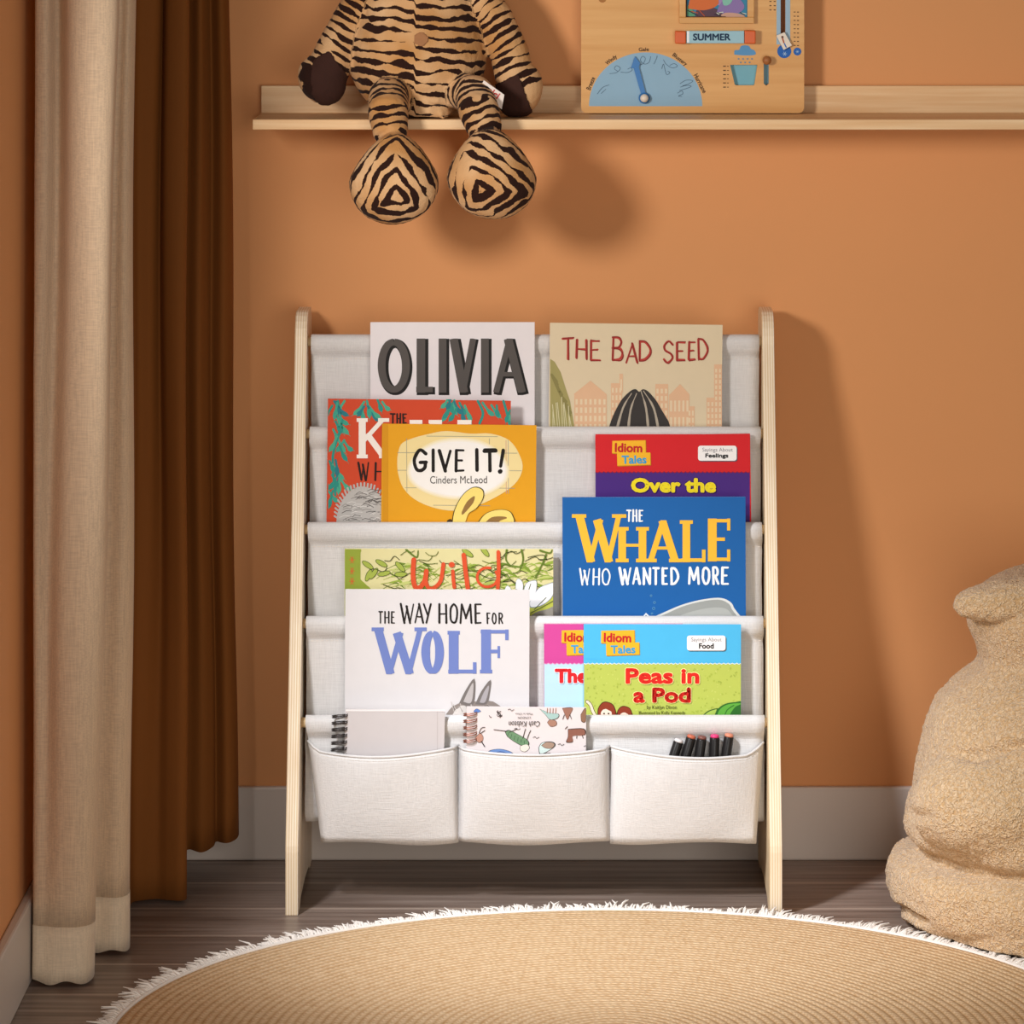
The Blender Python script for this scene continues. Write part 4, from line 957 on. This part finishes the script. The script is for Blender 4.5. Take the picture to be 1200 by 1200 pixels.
for t in tr:
    A, B_, C_ = (V_[i] for i in t); fs.append(tuple(t) if (B_ - A).cross(C_ - A).y < 0 else tuple(t)[::-1])
b.add(V_, fs, bw)
TH = .014; DP = .008
n = len(out); fr = [PB.pt(*p) for p in out]; bk = [p + Vector((0, TH, 0)) for p in fr]
b.add(fr + bk, [(i, (i + 1) % n, (i + 1) % n + n, i + n)[::-1] for i in range(n)] + [tuple(range(n, 2 * n))[::-1]], bw)
for hl, hc in zip(holes, hcol):
    k = len(hl); f0 = [PB.pt(*p) for p in hl]; b0 = [p + Vector((0, DP, 0)) for p in f0]
    b.add(f0 + b0, [(i, (i + 1) % k, (i + 1) % k + k, i + k) for i in range(k)], bw); b.add(b0, [tuple(range(k))], ink(hc))
a = Art(b, PB); dk = '#4d3626'
cx0, cy0 = 756.6, 124.4
a.ell(cx0, cy0, 66.4, 63, blue, 1, 48, 0, 180, 360)
for s_, box, rot in (('Windy', (709, 67.6, 724, 73.6), -38), ('Gale', (748.4, 55.6, 760.4, 60), -2), ('Blustery', (786.4, 67, 806.4, 73), 38), ('Breeze', (684.4, 95, 700, 100.4), -68), ('Hurricane', (808.6, 95, 832.6, 100.4), 62)):
    a.text(s_, box, dk, 3, .12, rot=rot)
ln = '#4a5f74'
def zz(x, y): return (660 + x / 4, y / 4)
for P in ([(160, 440), (185, 410), (215, 398)], [(178, 438), (200, 418)], [(218, 345), (250, 340), (268, 320), (250, 308), (240, 322), (256, 334)], [(270, 338), (300, 340), (322, 330), (318, 318), (302, 324)], [(345, 305), (372, 300), (385, 275), (372, 264), (362, 282), (380, 300), (402, 292), (410, 265)], [(425, 300), (437, 275), (440, 262)], [(470, 280), (482, 300), (510, 318), (535, 310), (520, 298), (500, 306)], [(462, 322), (470, 300), (478, 330), (486, 350), (500, 340), (490, 334)], [(548, 392), (575, 376), (608, 378), (590, 392), (560, 402)], [(550, 408), (580, 400), (600, 404), (580, 414), (545, 424)], [(536, 436), (556, 426), (560, 440), (540, 450), (556, 452)]):
    a.stroke([zz(*p) for p in P], .55, ln, 3, smooth=5)
a.blob([(860.4, 64), (861, 59), (866, 58.4), (869, 53.6), (877, 53.6), (880, 57.4), (884, 59), (885, 64), (873, 65)], '#5e97c4', 2)
for r_ in range(2):
    for k in range(4 - r_): a.ell(865.6 + k * 5.2 + r_ * 2.4, 69 + r_ * 4.2, 1.2, 1.0, '#6f8ba0', 2, 8)
for k in range(6): a.rect(847.4, 77 + k * 4.9, 850.6, 78.2 + k * 4.9, '#5a4330', 2); a.rect(852, 77.2 + k * 4.9, 854, 78 + k * 4.9, '#5a4330', 2)
for x in (901.6, 906.6):
    for k in range(3): a.rect(x, 1 + k * 5, x + 2.4, 2.2 + k * 5, '#6e5138', 2)
for k in range(9): a.rect(930, 13.6 + k * 4.9, 932.4, 14.6 + k * 4.9, '#6e5138', 2); a.rect(934, 13.6 + k * 4.9, 936.2, 14.8 + k * 4.9, '#6e5138', 2)
a.rect(910, -90, 914.8, 52, '#9db9cb', 1); a.rect(920.4, -90, 926, 52, '#9db9cb', 1); a.ell(919, 60, 8.2, 8.2, '#2f66b4', 2, 24); a.ell(934.4, 60.4, 4.6, 4.6, '#2f66b4', 2, 20)
for k in range(3):
    t = k * PI / 3; a.stroke([(919.6 - 2.4 * math.cos(t), 63 - 2.4 * math.sin(t)), (919.6 + 2.4 * math.cos(t), 63 + 2.4 * math.sin(t))], .6, '#a8c6e4', 4); a.stroke([(934.4 - 1.8 * math.cos(t), 60.4 - 1.8 * math.sin(t)), (934.4 + 1.8 * math.cos(t), 60.4 + 1.8 * math.sin(t))], .4, '#a8c6e4', 4)
a.ell(706, -1, 4.5, 4, '#a9713e', 1)
b.build('board', brd)
def slab(name, P, d0, d1, m, parent=brd, bv=0, draw=None, lab=None):
    b = MB(); v0 = [PB.pt(*p) for p in P]; k = len(P)
    lo = [p + Vector((0, -d0, 0)) for p in v0]; hi = [p + Vector((0, -d1, 0)) for p in v0]
    tr = tessellate_polygon([[Vector((x, y, 0)) for x, y in P]])
    b.add(hi, [tuple(t) for t in tr], m); b.add(lo, [tuple(t) for t in tr], m); b.add(lo + hi, [(i, (i + 1) % k, (i + 1) % k + k, i + k) for i in range(k)], m)
    if draw:
        p2 = Plane((0, BY - d1, H), (1, 0, 0), (0, 0, 1)); draw(Art(b, p2))
    o = b.build(name, parent, fix=not draw)
    if bv: bevel(o, bv)
    if lab: o['label'] = lab
    return o
slab('dial_pointer', [(752.6, 115), (742.6, 80), (739.4, 79.4), (744, 66), (750, 73.6), (748.6, 78.6), (757.6, 113.4)], .001, .004, mat('blue_paint', '#3878b8', .4), lab='blue arrow pointer')
b = MB(); cdl = PB.pt(755, 114.8); b.tube([cdl + Vector((0, -.0006, 0)), cdl + Vector((0, -.0045, 0))], .0075, mat('blue_paint', '#3878b8', .4), 20); b.ball(cdl + Vector((0, -.007, 0)), .0056, mat('cream_knob', '#e6d9c8', .4), 16, 10); b.build('pointer_knob', brd, True)
fo, fi = (796, -70, 883.6, 27.4), (803.6, -62, 875.6, 20)
b = MB()
for x0, y0, x1, y1 in ((fo[0], fo[1], fo[2], fi[1]), (fo[0], fi[3], fo[2], fo[3]), (fo[0], fi[1], fi[0], fi[3]), (fi[2], fi[1], fo[2], fi[3])):
    p0, p1 = PB.pt(x0, y1), PB.pt(x1, y0); b.box((p0.x, BY - .0085, p0.z), (p1.x, BY, p1.z), bw)
frm = b.build('picture_frame', brd); bevel(frm, .001)
def d_pic(a):
    rr = random.Random(12)
    a.rect(fi[0], fi[1], fi[2], fi[3], '#3f86a8', 1)
    for P, c in (([(806, 10), (812, -8), (830, -14), (842, 0), (838, 8), (824, 12)], '#d5713f'), ([(840, 14), (846, 2), (860, -6), (872, 6), (868, 14), (856, 17)], '#8d78ad'), ([(846, -4), (852, -12), (860, -8), (856, 4), (848, 6)], '#86bfae'), ([(802, 18), (806, 6), (812, 12), (814, 19)], '#5f9d7c'), ([(815, 19), (818, 10), (836, 9), (844, 14), (846, 19)], '#5d4653'), ([(842, 20), (850, 15), (866, 16), (872, 20)], '#c9a08c'), ([(834, 2), (842, -20), (850, -14), (846, 6)], '#a58ab6')): a.blob(P, c, 2 + rr.randint(0, 4))
    for k in range(10): x = rr.uniform(805, 868); a.stroke([(x, rr.uniform(12, 18)), (x + rr.uniform(2, 9), rr.uniform(14, 19))], 1.0, rr.choice(['#3d3440', '#b5563a', '#cfd8c8']), 8)
    a.stroke([(804, -60), (804.6, 19.6)], 1.2, '#3a3230', 8); a.stroke([(804, 19.6), (850, 19.6)], 1.0, '#5a3a28', 8)
b = MB(); p0, p1 = PB.pt(fi[0], fi[3]), PB.pt(fi[2], fi[1]); b.box((p0.x, BY - .0012, p0.z), (p1.x, BY - .0002, p1.z), ink('#3f86a8')); d_pic(Art(b, Plane((0, BY - .0012, H), (1, 0, 0), (0, 0, 1)))); o = b.build('picture_card', brd); o['label'] = 'colourful painted card'
def d_sum(a): a.rect(804.8, 36.4, 807.6, 49.8, '#eef4f6', 1); a.text('SUMMER', (812, 39.2, 856, 47.6), '#1f3650', 3, .35)
slab('season_block', [(804.4, 36), (871.4, 36), (871.4, 50.2), (804.4, 50.2)], .001, .012, ink('#9fc6d2'), draw=d_sum, lab='pale blue block with dark lettering')
om = mat('orange_paint', '#d8612a', .4, .03)
slab('block_holder', [(790.8, 35.8), (803.6, 36.2), (803.6, 51), (790.8, 51)], 0, .014, om, bv=.0015, lab='orange end block'); slab('block_holder', [(872, 35), (885, 35.4), (885, 51), (872, 51)], 0, .014, om, bv=.0015, lab='orange end block')
def d_th(a): a.stroke([(917, 45), (918.6, 50)], 1.6, '#b0522f', 2); a.stroke([(919.2, 51), (921.2, 55.4)], 1.3, '#2f66b4', 2); a.ell(916.8, 43.4, 1.4, 1.4, '#6d4a3a', 3, 10)
slab('thermometer_slider', [(909.6, 41.6), (919, 37.6), (927.6, 53), (918, 58.4)], .002, .006, mat('cream_knob', '#efe4d6', .4), draw=d_th, lab='cream sliding tab')
b = MB(); k0 = PB.pt(898.4, 70.4); b.tube([k0 + Vector((0, .006, 0)), k0 + Vector((0, -.006, 0))], .0022, mat('brown_knob', '#a5683a', .45), 10); b.ball(k0 + Vector((0, -.009, 0)), .0060, mat('brown_knob', '#a5683a', .45), 16, 10); o = b.build('sliding_knob', brd, True); o['label'] = 'small brown round knob'

# ------------------------------------------------------------------ sherpa bear floor chair
def sherpa_mat():
    m = bpy.data.materials.new('sherpa_fleece'); m.use_nodes = True; nt, N, L, bs = nodes_of(m)
    tc = N.new('ShaderNodeTexCoord'); ob = tc.outputs['Object']
    vo = N.new('ShaderNodeTexVoronoi'); vo.inputs['Scale'].default_value = 310; vo.inputs['Randomness'].default_value = 1
    wob = N.new('ShaderNodeMix'); wob.data_type = 'VECTOR'; wob.inputs[0].default_value = .012
    L.new(ob, wob.inputs[4]); L.new(noise_node(nt, ob, 140, 2, 1), wob.inputs[5]); L.new(wob.outputs[1], vo.inputs['Vector'])
    h = math_node(nt, 'ADD', math_node(nt, 'SUBTRACT', 1.0, vo.outputs['Distance']), math_node(nt, 'MULTIPLY', noise_node(nt, ob, 420, 3), .6))
    c = mixc(nt, ramp(nt, vo.outputs['Distance'], .15, .75), rgb('#ecd0ab'), rgb('#cfa878')); L.new(c, bs.inputs['Base Color'])
    bs.inputs['Roughness'].default_value = .95; bs.inputs['Sheen Weight'].default_value = .3; bs.inputs['Specular IOR Level'].default_value = .05
    bump_to(nt, h, .9, .003); return m
bx, by = .70, -.326
Ry = lambda a: Matrix.Rotation(a, 3, 'Y')
prof_b = [(.0, .002), (.22, .002), (.262, .005), (.272, .020), (.281, .048), (.279, .075), (.268, .094), (.240, .103), (.242, .110), (.262, .124), (.262, .150), (.252, .176), (.247, .205), (.236, .240), (.222, .275), (.205, .300), (.181, .322), (.166, .336), (.170, .356), (.180, .385), (.172, .412), (.135, .432), (.07, .440), (.0, .441)]
prof_b = spline(prof_b, 3)
def lathe_b(b):
    rows = []
    for r_, z in prof_b:
        rw = []
        for k in range(72):
            a = 2 * PI * k / 72; ny = math.sin(a)
            front = max(0, -ny)
            rr2 = r_ * (1 + .02 * math.sin(3 * a + z * 9))
            zz_ = z + (.022 * math.sin(a * 1.0 + 2.4) * (1 if .085 < z < .2 else .4) if .02 < z < .4 else 0)
            rw.append(Vector((bx + rr2 * math.cos(a), by + rr2 * ny * .985, max(.0015, zz_ - .012 * front * (.085 < z < .14)))))
        rows.append(rw)
    b.grid(rows, dummy, True)
bl = [lathe_b, E((.622, -.470, .086), (.066, .092, .080)), E((.80, -.475, .078), (.062, .095, .080)), E((bx - .11, by - .105, .178), (.150, .135, .085), Ry(-.12))]
bm_ = fuse(bl, .0040, 14, sherpa_mat(), 'body')
bear = thing('bear_floor_chair', 'beige sherpa fleece bear floor chair at the right edge of the rug', 'chair', (bx, by, 0))
def fluff(me, amp):
    nn = [v.normal.copy() for v in me.vertices]
    for v, vn in zip(me.vertices, nn):
        p = v.co; n = noise.noise(p * 9) * .006 + noise.noise(p * 22 + Vector((3, 1, 8))) * .0035 + amp * noise.noise(p * 130) + amp * .8 * noise.noise(p * 240)
        v.co = p + vn * n
        lo = .0105 if math.hypot(v.co.x - .068, v.co.y + .877) < .602 else .0015      # the front edge sits on the rug's rim
        if v.co.z < lo: v.co.z = lo
CREASE = [([(1040, 1060), (1062, 1069), (1094, 1084)], 4.5, .011), ([(1095, 1097), (1130, 1105), (1168, 1109)], 8, .006), ([(1106, 884), (1150, 886), (1205, 872)], 8, .009), ([(1100, 800), (1135, 812), (1160, 836)], 9, .004), ([(1056, 946), (1075, 958), (1098, 955)], 6, .005)]
def crease(me):
    nn = [v.normal.copy() for v in me.vertices]
    for v, vn in zip(me.vertices, nn):
        if vn.y > .25 or v.co.x > .64: continue
        Y = v.co.y + CAMD; px = CX + v.co.x * F / Y; py = CY + (H - v.co.z) * F / Y; P_ = Vector((px, py, 0)); o_ = 0
        for pts, wd, dp in CREASE:
            d_, along = seg_d(P_, [Vector((x, y, 0)) for x, y in pts]); L_ = sum(math.dist(a, c) for a, c in zip(pts, pts[1:]))
            fade = min(1, along / (L_ * .3), (L_ - along) / (L_ * .3)) if pts[-1][0] < 1200 else min(1, along / (L_ * .3))
            o_ += -dp * math.exp(-(d_ / wd) ** 2) * max(.0, fade) + dp * .35 * math.exp(-((d_ - 2.2 * wd) / wd) ** 2) * max(0, fade)
        v.co = v.co + vn * o_
crease(bm_); fluff(bm_, .0016)
def child(me, name, par):
    me.transform(Matrix.Translation(-Vector(par.location))); o = bpy.data.objects.new(name, me); COL.objects.link(o); o.parent = par; return o
child(bm_, 'body', bear)
for s_ in (1, -1):
    e_ = fuse([E((bx - s_ * .116, -.405, .4185), (.088, .045, .0275), Ry(-.13 * s_), 2.3)], .004, 4, bpy.data.materials['sherpa_fleece'], 'ear'); fluff(e_, .0016); child(e_, 'ear', bear)

# ------------------------------------------------------------------ round jute rug with fringe
RC, RR_ = Vector((.068, -.877, 0)), .572
def jute():
    m = bpy.data.materials.new('braided_jute'); m.use_nodes = True; nt, N, L, bs = nodes_of(m)
    tc = N.new('ShaderNodeTexCoord'); sp = N.new('ShaderNodeSeparateXYZ'); L.new(tc.outputs['Object'], sp.inputs[0]); x, y = sp.outputs[0], sp.outputs[1]
    P = .0105
    an = math_node(nt, 'ARCTAN2', y, x)
    r = math_node(nt, 'SQRT', math_node(nt, 'ADD', math_node(nt, 'MULTIPLY', x, x), math_node(nt, 'MULTIPLY', y, y)))
    q = math_node(nt, 'DIVIDE', r, P); idx = math_node(nt, 'FLOOR', q); fr = math_node(nt, 'FRACT', q)
    rid = math_node(nt, 'ABSOLUTE', math_node(nt, 'SINE', math_node(nt, 'MULTIPLY', q, PI)))
    arc = math_node(nt, 'MULTIPLY', math_node(nt, 'MULTIPLY', an, idx), P / .0085)
    wn = N.new('ShaderNodeTexWhiteNoise'); wn.noise_dimensions = '1D'; L.new(idx, wn.inputs['W']); arc = math_node(nt, 'ADD', arc, wn.outputs[0])
    arc = math_node(nt, 'ADD', arc, math_node(nt, 'MULTIPLY', noise_node(nt, tc.outputs['Object'], 35, 2), 1.6))
    half = math_node(nt, 'ABSOLUTE', math_node(nt, 'SUBTRACT', fr, .5))
    br = math_node(nt, 'SINE', math_node(nt, 'MULTIPLY', math_node(nt, 'ADD', arc, math_node(nt, 'MULTIPLY', half, 1.1)), 2 * PI))
    br = math_node(nt, 'ADD', math_node(nt, 'MULTIPLY', br, .5), .5)
    h = math_node(nt, 'MULTIPLY', rid, math_node(nt, 'ADD', .45, math_node(nt, 'MULTIPLY', br, .55)))
    n = noise_node(nt, tc.outputs['Object'], 90, 4)
    f = math_node(nt, 'ADD', math_node(nt, 'MULTIPLY', h, .7), math_node(nt, 'MULTIPLY', n, .8))
    c = mixc(nt, ramp(nt, f, .2, 1.05), rgb('#bb8f5e'), rgb('#e5c79f')); L.new(c, bs.inputs['Base Color'])
    bs.inputs['Roughness'].default_value = .85; bs.inputs['Specular IOR Level'].default_value = .15
    bump_to(nt, math_node(nt, 'ADD', h, math_node(nt, 'MULTIPLY', n, .2)), .65, .003); return m
rug = thing('round_rug', 'round braided jute rug with white fringe lying on the dark floor', 'rug', RC)
b = MB(); rows = []
prof = [(0, .008), (.2, .008), (.4, .008), (.55, .008), (.565, .0076), (.570, .0062), (.572, .004), (.570, .0008), (0, .0008)]
for r_, z in prof: rows.append([RC + Vector((max(r_, 1e-4) * math.cos(2 * PI * k / 192), max(r_, 1e-4) * math.sin(2 * PI * k / 192), z)) for k in range(192)])
b.grid(rows, jute(), True); b.build('braided_top', rug, True)
b = MB(); fm = mat('white_cotton_fringe', '#efe7de', .9, .08, 80)
rr = random.Random(21)
b.tube([RC + Vector((.574 * math.cos(2 * PI * k / 192), .574 * math.sin(2 * PI * k / 192), .0052)) for k in range(193)], .0030, fm, 6, False)
for k in range(3800):
    t = 2 * PI * (k + rr.uniform(-.6, .6)) / 3800; cl_ = .8 + .5 * noise.noise(Vector((math.cos(t) * 26, math.sin(t) * 26, 0)))
    l = max(.010, (.021 + rr.uniform(-.007, .008)) * cl_); dv = rr.uniform(-.5, .5); up = rr.uniform(0, .010) * cl_
    d = Vector((math.cos(t + dv), math.sin(t + dv), 0)); o_ = RC + Vector((math.cos(t), math.sin(t), 0)) * .573 + Vector((0, 0, .005))
    b.tube([o_, o_ + d * l * .5 + Vector((0, 0, up * .7)), o_ + d * l + Vector((rr.uniform(-.003, .003), rr.uniform(-.003, .003), max(-.0038, up - .002)))], [.0018, .0015, .0005], fm, 4, False)
o = b.build('fringe', rug, True); o['kind'] = 'stuff'; o['label'] = 'white cotton fringe'
